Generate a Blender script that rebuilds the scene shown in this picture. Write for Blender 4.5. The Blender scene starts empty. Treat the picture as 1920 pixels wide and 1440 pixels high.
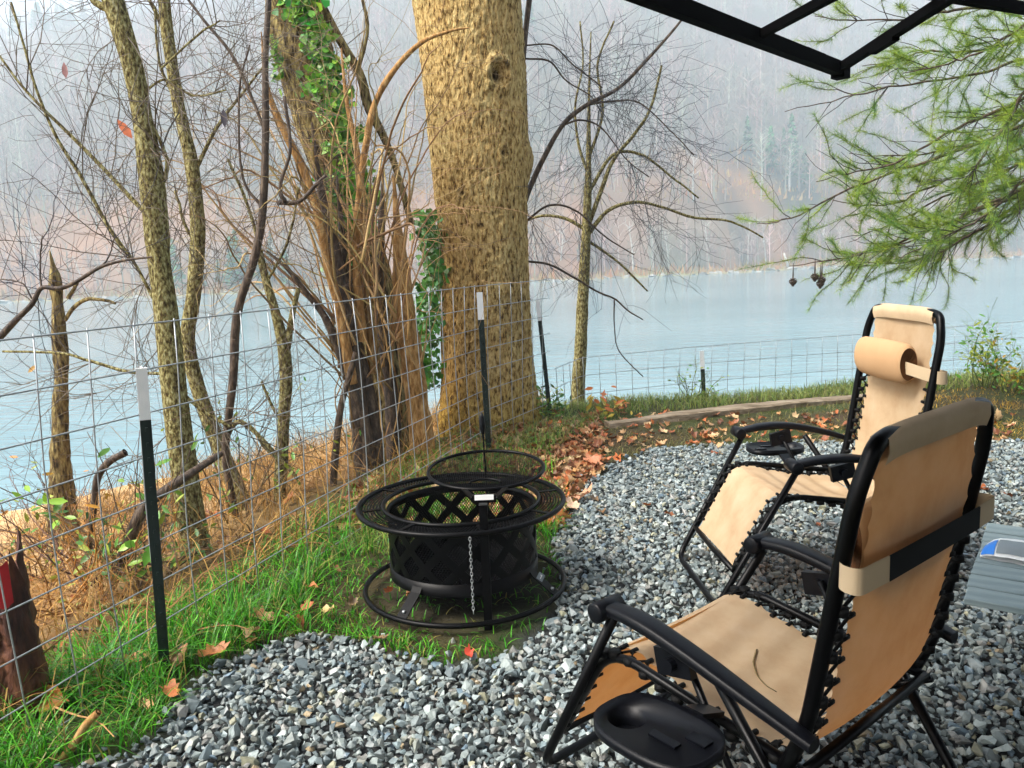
import bpy, bmesh, math, random
import numpy as np
from mathutils import Matrix, Vector

# ------------------------------------------------------------------ camera, sky, sun, exposure
SC = bpy.context.scene
CAM_H, FPX = 1.5, 1500.0
PITCH, ROLL = math.radians(8.7), math.radians(-2.2)
camd = bpy.data.cameras.new('camera')
camd.sensor_width = 36.0
camd.lens = FPX / 1920.0 * 36.0
camd.clip_start, camd.clip_end = 0.05, 5000.0
cam = bpy.data.objects.new('camera', camd)
SC.collection.objects.link(cam)
cam.matrix_world = (Matrix.Translation((0, 0, CAM_H)) @ Matrix.Rotation(math.pi / 2 - PITCH, 4, 'X')
                    @ Matrix.Rotation(ROLL, 4, 'Z'))
SC.camera = cam

SUN_EL, SUN_AZ = math.radians(50), math.radians(-112)      # azimuth measured from +Y towards +X
world = bpy.data.worlds.new('World')
SC.world = world
world.use_nodes = True
wn = world.node_tree
sky = wn.nodes.new('ShaderNodeTexSky')
sky.sky_type = 'NISHITA'
sky.sun_disc = False
sky.sun_elevation = SUN_EL
sky.sun_rotation = SUN_AZ
sky.air_density = 1.0
sky.dust_density = 6.0
sky.ozone_density = 1.0
hs = wn.nodes.new('ShaderNodeHueSaturation')
hs.inputs['Saturation'].default_value = 0.6
wn.links.new(sky.outputs[0], hs.inputs['Color'])
wn.links.new(hs.outputs[0], wn.nodes['Background'].inputs[0])
wn.nodes['Background'].inputs[1].default_value = 0.072

sund = bpy.data.lights.new('sun', 'SUN')
sund.energy = 1.5
sund.angle = math.radians(25)
sund.color = (1.0, 0.95, 0.88)
sun = bpy.data.objects.new('sun', sund)
SC.collection.objects.link(sun)
sdir = Vector((math.sin(SUN_AZ) * math.cos(SUN_EL), math.cos(SUN_AZ) * math.cos(SUN_EL), math.sin(SUN_EL)))
sun.rotation_euler = sdir.to_track_quat('Z', 'Y').to_euler()

SC.view_settings.view_transform = 'Standard'
SC.view_settings.look = 'None'
SC.view_settings.exposure = 2.25
SC.view_settings.gamma = 1.0
SC.cycles.use_denoising = True
SC.cycles.max_bounces = 6
SC.cycles.diffuse_bounces = 3
SC.cycles.glossy_bounces = 3
SC.cycles.transmission_bounces = 4
SC.cycles.transparent_max_bounces = 8
SC.cycles.volume_bounces = 1
SC.cycles.sample_clamp_indirect = 8.0

rng = np.random.default_rng(7)
random.seed(7)

# ------------------------------------------------------------------ geometry helpers
_a = math.pi / 2 - PITCH
_R = np.array([[1, 0, 0], [0, math.cos(_a), -math.sin(_a)], [0, math.sin(_a), math.cos(_a)]]) @ \
     np.array([[math.cos(ROLL), -math.sin(ROLL), 0], [math.sin(ROLL), math.cos(ROLL), 0], [0, 0, 1]])
_C = np.array([0, 0, CAM_H])


def ray(x, y):
    return _R @ np.array([(x - 960) / FPX, -(y - 720) / FPX, -1.0])


def gz(x, y, z=0.0):
    """surveyed point: where the sight line meets height z"""
    d = ray(x, y)
    return _C + d * (z - CAM_H) / d[2]


def PT(x, y, Y):
    """surveyed point: on the sight line, Y metres ahead"""
    d = ray(x, y)
    return _C + d * Y / d[1]


def norm(v):
    return v / (np.linalg.norm(v, axis=-1, keepdims=True) + 1e-12)


def vnoise(p, seed=0):
    """smooth value noise in numpy, p (N,3) -> (N,) in -1..1"""
    p = np.asarray(p, float)
    i = np.floor(p).astype(np.int64)
    f = p - i
    f = f * f * (3 - 2 * f)

    def h(ix, iy, iz):
        n = (ix * 374761393 + iy * 668265263 + iz * 2147483647 + seed * 1274126177) & 0xffffffff
        n = ((n ^ (n >> 13)) * 1274126177) & 0xffffffff
        return ((n ^ (n >> 16)) & 0xffff) / 32767.5 - 1.0
    r = 0
    for dx in (0, 1):
        for dy in (0, 1):
            for dz in (0, 1):
                w = (f[:, 0] if dx else 1 - f[:, 0]) * (f[:, 1] if dy else 1 - f[:, 1]) * (f[:, 2] if dz else 1 - f[:, 2])
                r = r + w * h(i[:, 0] + dx, i[:, 1] + dy, i[:, 2] + dz)
    return r


def fbm(p, oct=4, seed=0):
    p = np.asarray(p, float)
    r, a, t = 0, 1.0, 0
    for k in range(oct):
        r = r + a * vnoise(p * 2 ** k, seed + k)
        t += a
        a *= .5
    return r / t


class MB:
    """collects verts, quads, tris and a tint per vertex; build() links ONE mesh object"""

    def __init__(self):
        self.v, self.q, self.t, self.c, self.n = [], [], [], [], 0

    def add(self, v, q=None, t=None, c=None):
        v = np.asarray(v, float).reshape(-1, 3)
        if q is not None and len(q):
            self.q.append(np.asarray(q, np.int64) + self.n)
        if t is not None and len(t):
            self.t.append(np.asarray(t, np.int64) + self.n)
        self.v.append(v)
        if c is None:
            c = (1, 1, 1)
        c = np.asarray(c, float)
        if c.ndim == 1:
            c = np.tile(c, (len(v), 1))
        self.c.append(c)
        self.n += len(v)
        return self

    def tube(self, pts, rad, sides=6, c=None, caps=True, closed=False):
        P = np.asarray(pts, float)
        n = len(P)
        rad = np.broadcast_to(np.asarray(rad, float), (n,))
        if closed:
            T = norm(np.roll(P, -1, 0) - np.roll(P, 1, 0))
        else:
            T = norm(np.gradient(P, axis=0))
        a = np.array([0, 0, 1.0]) if abs(T[0, 2]) < .9 else np.array([1.0, 0, 0])
        U = np.empty_like(P)
        u = a - T[0] * (a @ T[0])
        for k in range(n):
            u = u - T[k] * (u @ T[k])
            l = math.sqrt(u @ u)
            u = u / l if l > 1e-9 else a
            U[k] = u
        W = np.cross(T, U)
        th = np.arange(sides) * 2 * math.pi / sides
        V = (P[:, None] + rad[:, None, None] * (np.cos(th)[None, :, None] * U[:, None] + np.sin(th)[None, :, None] * W[:, None])).reshape(-1, 3)
        rows = n if closed else n - 1
        i = np.arange(rows)[:, None] * sides
        i2 = ((np.arange(rows) + 1) % n)[:, None] * sides
        j = np.arange(sides)[None]
        jn = (j + 1) % sides
        q = np.stack([i + j, i + jn, i2 + jn, i2 + j], -1).reshape(-1, 4)
        t = None
        if caps and not closed:
            V = np.vstack([V, P[:1], P[-1:]])
            o = n * sides
            jj = np.arange(sides)
            jn = (jj + 1) % sides
            t = np.vstack([np.stack([jn, jj, np.full(sides, o)], -1),
                           np.stack([(n - 1) * sides + jj, (n - 1) * sides + jn, np.full(sides, o + 1)], -1)])
        self.add(V, q, t, c)
        return self

    def box(self, c, s, R=None, col=None):
        s = np.asarray(s, float) / 2
        v = np.array([[x, y, z] for x in (-1, 1) for y in (-1, 1) for z in (-1, 1)], float) * s
        if R is not None:
            v = v @ np.asarray(R, float).T
        q = [(0, 1, 3, 2), (4, 6, 7, 5), (0, 4, 5, 1), (2, 3, 7, 6), (0, 2, 6, 4), (1, 5, 7, 3)]
        self.add(v + np.asarray(c, float), q, None, col)
        return self

    def bar(self, a, b, w, h, up=(0, 0, 1), col=None):
        a, b = np.asarray(a, float), np.asarray(b, float)
        x = norm(b - a)
        y = norm(np.cross(np.asarray(up, float), x))
        z = np.cross(x, y)
        self.box((a + b) / 2, (np.linalg.norm(b - a), w, h), np.stack([x, y, z], 1), col)
        return self

    def grid(self, V, closed_u=False, c=None):
        """V (nu,nv,3)"""
        nu, nv = V.shape[:2]
        i = np.arange(nu if closed_u else nu - 1)[:, None]
        j = np.arange(nv - 1)[None]
        i2 = (i + 1) % nu
        q = np.stack([i * nv + j, i2 * nv + j, i2 * nv + j + 1, i * nv + j + 1], -1).reshape(-1, 4)
        self.add(V.reshape(-1, 3), q, None, None if c is None else c)
        return self

    def mesh(self, name, mat, smooth=True):
        me = bpy.data.meshes.new(name)
        V = np.vstack(self.v) if self.v else np.zeros((0, 3))
        q = np.vstack(self.q) if self.q else np.zeros((0, 4), np.int64)
        t = np.vstack(self.t) if self.t else np.zeros((0, 3), np.int64)
        me.vertices.add(len(V))
        me.vertices.foreach_set('co', V.astype(np.float32).ravel())
        nl = q.size + t.size
        me.loops.add(nl)
        me.loops.foreach_set('vertex_index', np.concatenate([q.ravel(), t.ravel()]).astype(np.int32))
        me.polygons.add(len(q) + len(t))
        st = np.concatenate([np.arange(len(q)) * 4, q.size + np.arange(len(t)) * 3]).astype(np.int32)
        me.polygons.foreach_set('loop_start', st)
        me.polygons.foreach_set('use_smooth', np.full(len(st), smooth, bool))
        me.update(calc_edges=True)
        col = me.attributes.new('tint', 'FLOAT_COLOR', 'POINT')
        C = np.vstack(self.c)
        col.data.foreach_set('color', np.hstack([C, np.ones((len(C), 1))]).astype(np.float32).ravel())
        me.materials.append(mat)
        return me

    def build(self, name, mat, parent=None, smooth=True, **props):
        return link(name, self.mesh(name, mat, smooth), parent, **props)


def link(name, data, parent=None, **props):
    o = bpy.data.objects.new(name, data)
    SC.collection.objects.link(o)
    if parent is not None:
        o.parent = parent
    for k, v in props.items():
        if v is not None:
            o[k] = v
    return o


def thing(name, label, category, loc=(0, 0, 0), rotz=0.0, group=None):
    o = link(name, None, None, label=label, category=category, group=group)
    o.empty_display_size = 0.2
    o.location = loc
    o.rotation_euler = (0, 0, rotz)
    return o


def catmull(pts, n):
    P = np.asarray(pts, float)
    P = np.vstack([2 * P[0] - P[1], P, 2 * P[-1] - P[-2]])
    out = []
    m = len(P) - 3
    for t in np.linspace(0, m - 1e-9, n):
        k = int(t)
        f = t - k
        a, b, c, d = P[k:k + 4]
        out.append(.5 * ((2 * b) + (-a + c) * f + (2 * a - 5 * b + 4 * c - d) * f * f + (-a + 3 * b - 3 * c + d) * f ** 3))
    return np.array(out)


def fillet(pts, r, n=5):
    """polyline with rounded corners"""
    P = [np.asarray(p, float) for p in pts]
    out = [P[0]]
    for k in range(1, len(P) - 1):
        a, b, c = P[k - 1], P[k], P[k + 1]
        u, w = norm(a - b), norm(c - b)
        rr = min(r, np.linalg.norm(a - b) * .45, np.linalg.norm(c - b) * .45)
        p, q = b + u * rr, b + w * rr
        for t in np.linspace(0, 1, n):
            out.append((1 - t) ** 2 * p + 2 * t * (1 - t) * b + t * t * q)
    out.append(P[-1])
    return np.array(out)


# ------------------------------------------------------------------ materials
def material(name, cols, scale=4.0, detail=6.0, stretch=(1, 1, 1), rough=.7, bump=0.0, bscale=None, bdist=.01,
             spec=.4, metal=0.0, tint=True, trans=0.0, transcol=None, ramp=None, kind='noise'):
    m = bpy.data.materials.new(name)
    m.use_nodes = True
    nt = m.node_tree
    b = nt.nodes['Principled BSDF']
    b.inputs['Roughness'].default_value = rough
    b.inputs['Specular IOR Level'].default_value = spec
    b.inputs['Metallic'].default_value = metal
    tc = nt.nodes.new('ShaderNodeTexCoord')
    mp = nt.nodes.new('ShaderNodeMapping')
    mp.inputs['Scale'].default_value = stretch
    nt.links.new(tc.outputs['Object'], mp.inputs['Vector'])
    if len(cols) > 1:
        no = nt.nodes.new('ShaderNodeTexNoise')
        no.inputs['Scale'].default_value = scale
        no.inputs['Detail'].default_value = detail
        no.inputs['Roughness'].default_value = .62
        nt.links.new(mp.outputs[0], no.inputs['Vector'])
        cr = nt.nodes.new('ShaderNodeValToRGB')
        e = cr.color_ramp.elements
        pos = ramp or list(np.linspace(.3, .7, len(cols)))
        e[0].position, e[0].color = pos[0], (*cols[0], 1)
        e[1].position, e[1].color = pos[-1], (*cols[-1], 1)
        for p, c in zip(pos[1:-1], cols[1:-1]):
            k = e.new(p)
            k.color = (*c, 1)
        nt.links.new(no.outputs['Fac'], cr.inputs[0])
        out = cr.outputs[0]
    else:
        rgb = nt.nodes.new('ShaderNodeRGB')
        rgb.outputs[0].default_value = (*cols[0], 1)
        out = rgb.outputs[0]
    if tint:
        at = nt.nodes.new('ShaderNodeAttribute')
        at.attribute_name = 'tint'
        mx = nt.nodes.new('ShaderNodeMix')
        mx.data_type = 'RGBA'
        mx.blend_type = 'MULTIPLY'
        mx.inputs['Factor'].default_value = 1.0
        nt.links.new(out, mx.inputs[6])
        nt.links.new(at.outputs['Color'], mx.inputs[7])
        out = mx.outputs[2]
    nt.links.new(out, b.inputs['Base Color'])
    if bump:
        nb = nt.nodes.new('ShaderNodeTexNoise')
        nb.inputs['Scale'].default_value = bscale or scale * 3
        nb.inputs['Detail'].default_value = 5
        nt.links.new(mp.outputs[0], nb.inputs['Vector'])
        bp = nt.nodes.new('ShaderNodeBump')
        bp.inputs['Strength'].default_value = bump
        bp.inputs['Distance'].default_value = bdist
        nt.links.new(nb.outputs['Fac'], bp.inputs['Height'])
        nt.links.new(bp.outputs[0], b.inputs['Normal'])
    if trans:
        tr = nt.nodes.new('ShaderNodeBsdfTranslucent')
        if transcol:
            tr.inputs['Color'].default_value = (*transcol, 1)
        else:
            nt.links.new(out, tr.inputs['Color'])
        ms = nt.nodes.new('ShaderNodeMixShader')
        ms.inputs[0].default_value = trans
        nt.links.new(b.outputs[0], ms.inputs[1])
        nt.links.new(tr.outputs[0], ms.inputs[2])
        nt.links.new(ms.outputs[0], nt.nodes['Material Output'].inputs[0])
    return m


M = {}
M['ground'] = material('ground_soil', [(.62, .62, .62), (1, 1, 1), (1.35, 1.3, 1.2)], 9, 8, rough=.9, bump=.6, bscale=40, bdist=.02, spec=.2)
M['hill'] = material('hillside', [(.10, .085, .06), (.16, .13, .09), (.09, .10, .07)], .05, 8, rough=1, tint=False, spec=.1)
M['stone'] = material('gravel_stone', [(.62, .62, .62), (1, 1, 1), (1.3, 1.3, 1.3)], 28, 5, rough=.42, bump=.3, bscale=120, bdist=.003, spec=.5)
M['grass'] = material('grass_blade', [(1, 1, 1)], rough=.45, trans=.3, spec=.4)
M['straw'] = material('dry_grass', [(1, 1, 1)], rough=.7, trans=.2, spec=.2)
M['leaf'] = material('dead_leaf', [(.7, .7, .7), (1, 1, 1), (1.25, 1.2, 1.1)], 30, 4, rough=.5, trans=.15, spec=.45)
M['greenleaf'] = material('green_leaf', [(1, 1, 1)], rough=.4, trans=.25, spec=.45)
M['bark_big'] = material('furrowed_bark', [(.07, .042, .014), (.27, .18, .07), (.50, .38, .18), (.60, .49, .27)], 44, 7, (1, 1, .34), rough=.85,
                         bump=1.0, bscale=70, bdist=.03, spec=.15, ramp=[.36, .43, .53, .70])
M['bark_moss'] = material('mossy_bark', [(.03, .02, .008), (.13, .10, .035), (.30, .27, .11), (.44, .42, .26)], 62, 7, (1, 1, .5), rough=.85,
                          bump=1.0, bscale=80, bdist=.02, spec=.15, ramp=[.34, .46, .56, .70])
M['bark_dark'] = material('dark_wet_bark', [(.012, .008, .006), (.06, .038, .024), (.17, .12, .075)], 36, 7, (1, 1, .35), rough=.6, bump=.8, bscale=60, bdist=.012)
M['bark_ivy'] = material('brown_ridged_bark', [(.025, .017, .007), (.14, .10, .038), (.33, .27, .11)], 34, 7, (1, 1, .3), rough=.8, bump=1.0, bscale=60, bdist=.02, spec=.15, ramp=[.38, .48, .64])
M['bark_tan'] = material('tan_bark', [(.10, .05, .015), (.34, .18, .06), (.56, .37, .16)], 38, 7, (1, 1, .3), rough=.8, bump=.7, bscale=60, bdist=.01, spec=.2)
M['twig'] = material('twig', [(1, 1, 1)], rough=.6, spec=.3)
M['needle'] = material('pine_needle', [(1, 1, 1)], rough=.5, trans=.3, spec=.3)
M['steel'] = material('black_powder_steel', [(.0012, .0012, .0015), (.003, .003, .0035)], 40, 4, rough=.36, bump=.15, bscale=150, bdist=.002, spec=.11, tint=False)
M['tubeblk'] = material('black_painted_tube', [(.001, .001, .0014)], rough=.34, spec=.16, tint=False)
M['canopyblk'] = material('matt_black_steel', [(.0008, .0008, .001)], rough=.8, spec=.03, tint=False)
M['plastic'] = material('black_plastic', [(.0015, .0018, .003), (.003, .0035, .006)], 60, 3, rough=.4, bump=.2, bscale=220, bdist=.001, spec=.2, tint=False)
M['cord'] = material('black_cord', [(.0015, .0015, .0015)], rough=.7, spec=.2, tint=False)
M['sling'] = material('tan_sling', [(.45, .31, .18), (.54, .40, .25), (.60, .46, .31)], 7, 6, rough=.7, bump=.3, bscale=24, bdist=.003, spec=.2, tint=False, trans=.28, transcol=(.66, .24, .04))
M['pillow'] = material('tan_pillow', [(.42, .25, .125), (.48, .30, .16)], 4, 4, rough=.8, bump=.2, bscale=500, bdist=.001, spec=.2, tint=False)
M['pillowend'] = material('shaded_pillow_end', [(.07, .028, .010), (.12, .05, .018)], 14, 4, rough=.8, spec=.2, tint=False)  # pillow ends in shade, the shade painted in as dark brown
M['sleeve'] = material('tan_hem', [(.47, .34, .21), (.56, .42, .27)], 9, 5, rough=.75, bump=.2, bscale=60, bdist=.002, spec=.2, tint=False)
M['strap'] = material('tan_strap', [(.54, .41, .26)], rough=.75, spec=.2, tint=False)
M['wire'] = material('galvanised_wire', [(.26, .28, .29), (.40, .42, .43)], 30, 3, rough=.45, spec=.4, metal=.5, tint=False)
M['postgreen'] = material('dark_green_paint', [(.004, .012, .010), (.008, .02, .017)], 30, 3, rough=.4, spec=.5, tint=False)
M['white'] = material('white_paint', [(.80, .82, .82), (.88, .88, .88)], 20, 3, rough=.5, tint=False)
M['red'] = material('red_paint', [(.45, .01, .015), (.30, .006, .01)], 14, 4, rough=.6, tint=False)
M['timber'] = material('weathered_timber', [(.10, .075, .045), (.22, .17, .115), (.36, .30, .22)], 10, 8, (.25, 3, 3), rough=.85, bump=.7, bscale=30, bdist=.01, spec=.2, tint=False)
M['slat'] = material('grey_plank', [(.16, .22, .23), (.25, .32, .33), (.33, .40, .40)], 8, 8, (.3, 3, 3), rough=.5, bump=.5, bscale=20, bdist=.006, spec=.4, tint=False)
M['blue'] = material('blue_print', [(.02, .22, .75)], rough=.35, tint=False)
M['tagwhite'] = material('white_label', [(.85, .87, .86)], rough=.5, tint=False)
M['taggrey'] = material('grey_tag', [(.22, .26, .28)], rough=.4, tint=False)
M['added_canvas'] = material('added_dark_canvas', [(.02, .02, .022), (.03, .03, .032)], 20, 4, rough=.8, tint=False)
M['farwood'] = material('far_trees', [(1, 1, 1)], rough=1, spec=.1)
M['palebark'] = material('pale_bark', [(.34, .32, .28), (.62, .60, .55)], 1.5, 4, rough=.9, spec=.1, tint=True)
M['rock'] = material('shore_rock', [(.18, .18, .17), (.36, .35, .32)], .6, 6, rough=.9, spec=.2, tint=False)


def water_material():
    m = bpy.data.materials.new('river_water')
    m.use_nodes = True
    nt = m.node_tree
    b = nt.nodes['Principled BSDF']
    b.inputs['Base Color'].default_value = (.20, .33, .37, 1)
    b.inputs['Roughness'].default_value = .10
    b.inputs['IOR'].default_value = 1.33
    tc = nt.nodes.new('ShaderNodeTexCoord')
    mp = nt.nodes.new('ShaderNodeMapping')
    mp.inputs['Scale'].default_value = (.35, 1.0, 1)
    mp.inputs['Rotation'].default_value = (0, 0, .12)
    nt.links.new(tc.outputs['Object'], mp.inputs[0])
    n1 = nt.nodes.new('ShaderNodeTexNoise')
    n1.inputs['Scale'].default_value = 1.1
    n1.inputs['Detail'].default_value = 6
    nt.links.new(mp.outputs[0], n1.inputs['Vector'])
    bp = nt.nodes.new('ShaderNodeBump')
    bp.inputs['Strength'].default_value = .28
    bp.inputs['Distance'].default_value = .25
    nt.links.new(n1.outputs['Fac'], bp.inputs['Height'])
    nt.links.new(bp.outputs[0], b.inputs['Normal'])
    n2 = nt.nodes.new('ShaderNodeTexNoise')
    n2.inputs['Scale'].default_value = .06
    n2.inputs['Detail'].default_value = 6
    nt.links.new(mp.outputs[0], n2.inputs['Vector'])
    cr = nt.nodes.new('ShaderNodeValToRGB')
    cr.color_ramp.elements[0].position, cr.color_ramp.elements[0].color = .35, (.145, .26, .295, 1)
    cr.color_ramp.elements[1].position, cr.color_ramp.elements[1].color = .68, (.22, .345, .38, 1)
    nt.links.new(n2.outputs['Fac'], cr.inputs[0])
    nt.links.new(cr.outputs[0], b.inputs['Base Color'])
    return m


M['water'] = water_material()

# ------------------------------------------------------------------ lie of the land
WATER_Z = -4.0
EDGE = np.array([(-6.5, -14), (-1.70, 2.1), (-1.40, 2.85), (-.30, 6.25), (.28, 7.6), (1.0, 8.15), (3.4, 8.55), (6, 9.1), (12, 10), (40, 14), (300, 60)], float)


def edge_dist(x, y):
    """signed distance beyond the yard's edge (positive = down the bank)"""
    p = np.stack([np.asarray(x, float).ravel(), np.asarray(y, float).ravel()], -1)
    best = np.full(len(p), 1e9)
    sg = np.ones(len(p))
    for a, b in zip(EDGE[:-1], EDGE[1:]):
        ab = b - a
        t = np.clip(((p - a) @ ab) / (ab @ ab), 0, 1)
        d = p - (a + t[:, None] * ab)
        l = np.hypot(d[:, 0], d[:, 1])
        cr = ab[0] * d[:, 1] - ab[1] * d[:, 0]
        m = l < best
        best[m] = l[m]
        sg[m] = np.sign(cr[m])
    return (best * sg).reshape(np.shape(x))


def far_shore_y(x):
    x = np.asarray(x, float)
    return np.interp(x, [-700, -120, 0, 60, 120, 200, 700], [215, 205, 207, 222, 255, 300, 360])


def ground_z(x, y):
    x = np.asarray(x, float)
    y = np.asarray(y, float)
    s = edge_dist(x, y)
    right = np.clip((x - 0.2) / 1.5, 0, 1)
    k = .25 + .25 * right
    rr = .55 - .25 * right
    sp = np.maximum(s, 0)
    z = -k * (np.sqrt(sp ** 2 + rr ** 2) - rr)
    z = np.maximum(z, -6.5)
    p = np.stack([x.ravel() * 1.3, y.ravel() * 1.3, np.zeros(x.size)], -1)
    n = fbm(p, 3, 5).reshape(x.shape)
    z = z + n * np.where(s > 0, .05 + .02 * np.minimum(sp, 4), .012)
    # the far bank and the mountainside
    t = y - far_shore_y(x)
    n2 = fbm(np.stack([x.ravel() / 90, y.ravel() / 90, np.zeros(x.size)], -1), 3, 9).reshape(x.shape)
    crest = np.interp(x, [-700, -330, -150, 100, 400, 800], [185, 175, 200, 240, 230, 210])
    u = np.clip(t / 470, 0, 1)
    hill = WATER_Z + np.where(t < 25, t * .10, 2.5 + crest * (1 - (1 - u) ** 1.5)) + n2 * np.clip(t - 25, 0, 200) * .09
    return np.where(t > -25, np.maximum(hill, -6.5), z)


def gz1(x, y):
    return float(ground_z(np.array([x]), np.array([y]))[0])


GRAVEL_PX = [(120, 1440), (215, 1425), (290, 1385), (325, 1320), (380, 1265), (450, 1225), (560, 1192), (660, 1195), (740, 1225), (830, 1250),
             (930, 1240), (1020, 1180), (1060, 1100), (1040, 1030), (1055, 980), (1095, 915), (1150, 868), (1230, 842), (1340, 834), (1500, 832), (1700, 830), (1920, 828)]
GRAVEL = np.array([(-1.9, .2), (-1.75, 1.2)] + [tuple(gz(*q)[:2]) for q in GRAVEL_PX] + [(6.5, 5.6), (7, .2)])


def in_poly(x, y, poly):
    x, y = np.asarray(x, float), np.asarray(y, float)
    r = np.zeros(x.shape, bool)
    for (x1, y1), (x2, y2) in zip(poly, np.roll(poly, -1, 0)):
        c = ((y1 > y) != (y2 > y)) & (x < (x2 - x1) * (y - y1) / (y2 - y1 + 1e-12) + x1)
        r ^= c
    return r


def build_ground():
    def axis(lo, dense0, dense1, hi, step):
        a = [dense0]
        s = step
        while a[-1] > lo:
            s *= 1.16
            a.append(a[-1] - s)
        b = list(np.arange(dense0 + step, dense1, step))
        c = [dense1]
        s = step
        while c[-1] < hi:
            s *= 1.10
            c.append(c[-1] + min(s, 14))
        return np.array(a[::-1] + b + c)
    xs = axis(-800, -7, 8, 800, .11)
    ys = axis(-30, .5, 13, 760, .11)
    X, Y = np.meshgrid(xs, ys, indexing='ij')
    Z = ground_z(X, Y)
    s = edge_dist(X, Y)
    g = in_poly(X, Y, GRAVEL)
    Z = Z - np.where(g, .02, 0)
    n = fbm(np.stack([X.ravel() * 2, Y.ravel() * 2, np.zeros(X.size)], -1), 4, 3).reshape(X.shape)
    C = np.zeros(X.shape + (3,))
    soil = np.array([.055, .036, .018])
    grs = np.array([.03, .05, .010])
    sand = np.array([.50, .33, .16])
    rust = np.array([.24, .12, .035])
    grey = np.array([.03, .032, .033])
    w = np.clip(.5 + n, 0, 1)[..., None]
    C[:] = soil * (1 - w) + grs * w
    bank = np.clip((s - .5) / 1.0, 0, 1)[..., None]
    C = C * (1 - bank) + (rust * (1 - w) + sand * .75 * w) * bank
    low = np.clip((-1.1 - Z) / 1.0, 0, 1)[..., None]
    C = C * (1 - low) + sand * low
    pit_shade = np.clip(1.25 - np.hypot(X + .25, Y - 3.51) / .5 + n * .5, 0, 1)[..., None]      # shade under the fire pit, painted into the soil colour
    C = C * (1 - pit_shade) + np.array([.012, .011, .010]) * pit_shade
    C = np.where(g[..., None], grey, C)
    far = (Y > 150)[..., None]
    n3 = fbm(np.stack([X.ravel() / 25, Y.ravel() / 25, np.zeros(X.size)], -1), 4, 13).reshape(X.shape)
    w3 = np.clip(.5 + n3 * 1.3, 0, 1)[..., None]
    wood = np.array([.13, .10, .085]) * (1 - w3) + np.array([.10, .105, .07]) * w3
    t = (Y - far_shore_y(X))[..., None]
    shore = np.array([.30, .24, .12]) * (1 - w3) + np.array([.16, .17, .06]) * w3
    rustb = np.array([.30, .15, .07])
    C = np.where(far, np.where(t < 9, shore, np.where(t < 45, rustb * (1 - w3) + wood * w3, wood)), C)
    mb = MB()
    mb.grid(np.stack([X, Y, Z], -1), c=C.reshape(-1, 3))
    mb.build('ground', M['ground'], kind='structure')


build_ground()
wm = MB()
xs = np.linspace(-900, 900, 40)
ys = np.linspace(-40, 420, 30)
X, Y = np.meshgrid(xs, ys, indexing='ij')
wm.grid(np.stack([X, Y, np.full(X.shape, WATER_Z)], -1))
wm.build('river', M['water'], kind='structure')


# ------------------------------------------------------------------ branching helpers
def wander(p, d, L, n, jit, lift, rg):
    P = [np.asarray(p, float)]
    d = norm(np.asarray(d, float))
    st = L / n
    for k in range(n):
        d = norm(d + rg.normal(0, jit, 3) + np.array([0, 0, lift]))
        P.append(P[-1] + d * st)
    return np.array(P)


def twigs(mb, P, r0, level, rg, count, Lr, jit=.16, lift=.03, col=(.1, .07, .05), spread=1.0, sides=3, t0=.15, rmin=.0012, colvar=.25, flat=1.0):
    """side shoots along polyline P, recursively thinner"""
    n = len(P)
    for k in range(count):
        t = rg.uniform(t0, 1) * (n - 1)
        i = min(int(t), n - 2)
        f = t - i
        q = P[i] * (1 - f) + P[i + 1] * f
        ax = norm(P[i + 1] - P[i])
        v = rg.normal(0, 1, 3) * np.array([1, flat, 1])
        v = norm(v - ax * (v @ ax))
        d = norm(ax * rg.uniform(.5, 1.1) + v * spread * rg.uniform(.5, 1.1))
        L = rg.uniform(*Lr)
        m = 6 if level > 0 else 5
        Q = wander(q, d, L, m, jit, lift, rg)
        r = max(r0 * rg.uniform(.4, .65), rmin)
        cc = np.array(col) * rg.uniform(1 - colvar, 1 + colvar)
        mb.tube(Q, np.linspace(r, max(r * .35, rmin * .8), m + 1), sides if r > .004 else 3, cc, caps=False)
        if level > 0:
            twigs(mb, Q, r, level - 1, rg, max(2, int(count * .55)), (Lr[0] * .45, Lr[1] * .55), jit, lift, col, spread, sides, .2, rmin, colvar, flat)


def px_line(pts, Y, n):
    """pts: (px, py[, dY])"""
    return catmull([PT(p[0], p[1], Y + (p[2] if len(p) > 2 else 0)) for p in pts], n)


def px_r(w, Y):
    return w * .5 * Y / FPX


def to_ground(P, sink=.25):
    """carry the lower end of a stem down into the soil"""
    e = P[-1].copy()
    d = norm(P[-1] - P[-2])
    z = gz1(e[0], e[1]) - sink
    if e[2] > z:
        out = list(P)
        st = max((e[2] - z) / 4, .02)
        while e[2] > z:
            d = norm(d * .6 + np.array([0, 0, -1.0]) * .4)
            e = e + d * st
            out.append(e)
        P = np.array(out)
    return P


def lumpy(mb, P, rad, sides, amp, freq, seed, c=None, flare=None):
    """tube with uneven bark surface"""
    P = np.asarray(P)
    n = len(P)
    T = norm(np.gradient(P, axis=0))
    a = np.array([0, 1.0, 0])
    U = norm(a - T * (T @ a)[:, None])
    W = np.cross(T, U)
    th = np.arange(sides) * 2 * math.pi / sides
    D = np.cos(th)[None, :, None] * U[:, None] + np.sin(th)[None, :, None] * W[:, None]
    rad = np.broadcast_to(rad, (n,))
    base = P[:, None] + rad[:, None, None] * D
    nz = fbm(base.reshape(-1, 3) * np.array([freq, freq, freq * .5]), 3, seed).reshape(n, sides)
    V = P[:, None] + D * (rad[:, None] * (1 + amp * nz))[..., None]
    i = np.arange(n - 1)[:, None] * sides
    j = np.arange(sides)[None]
    jn = (j + 1) % sides
    q = np.stack([i + j, i + jn, i + sides + jn, i + sides + j], -1).reshape(-1, 4)
    mb.add(V.reshape(-1, 3), q, None, c)


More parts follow.
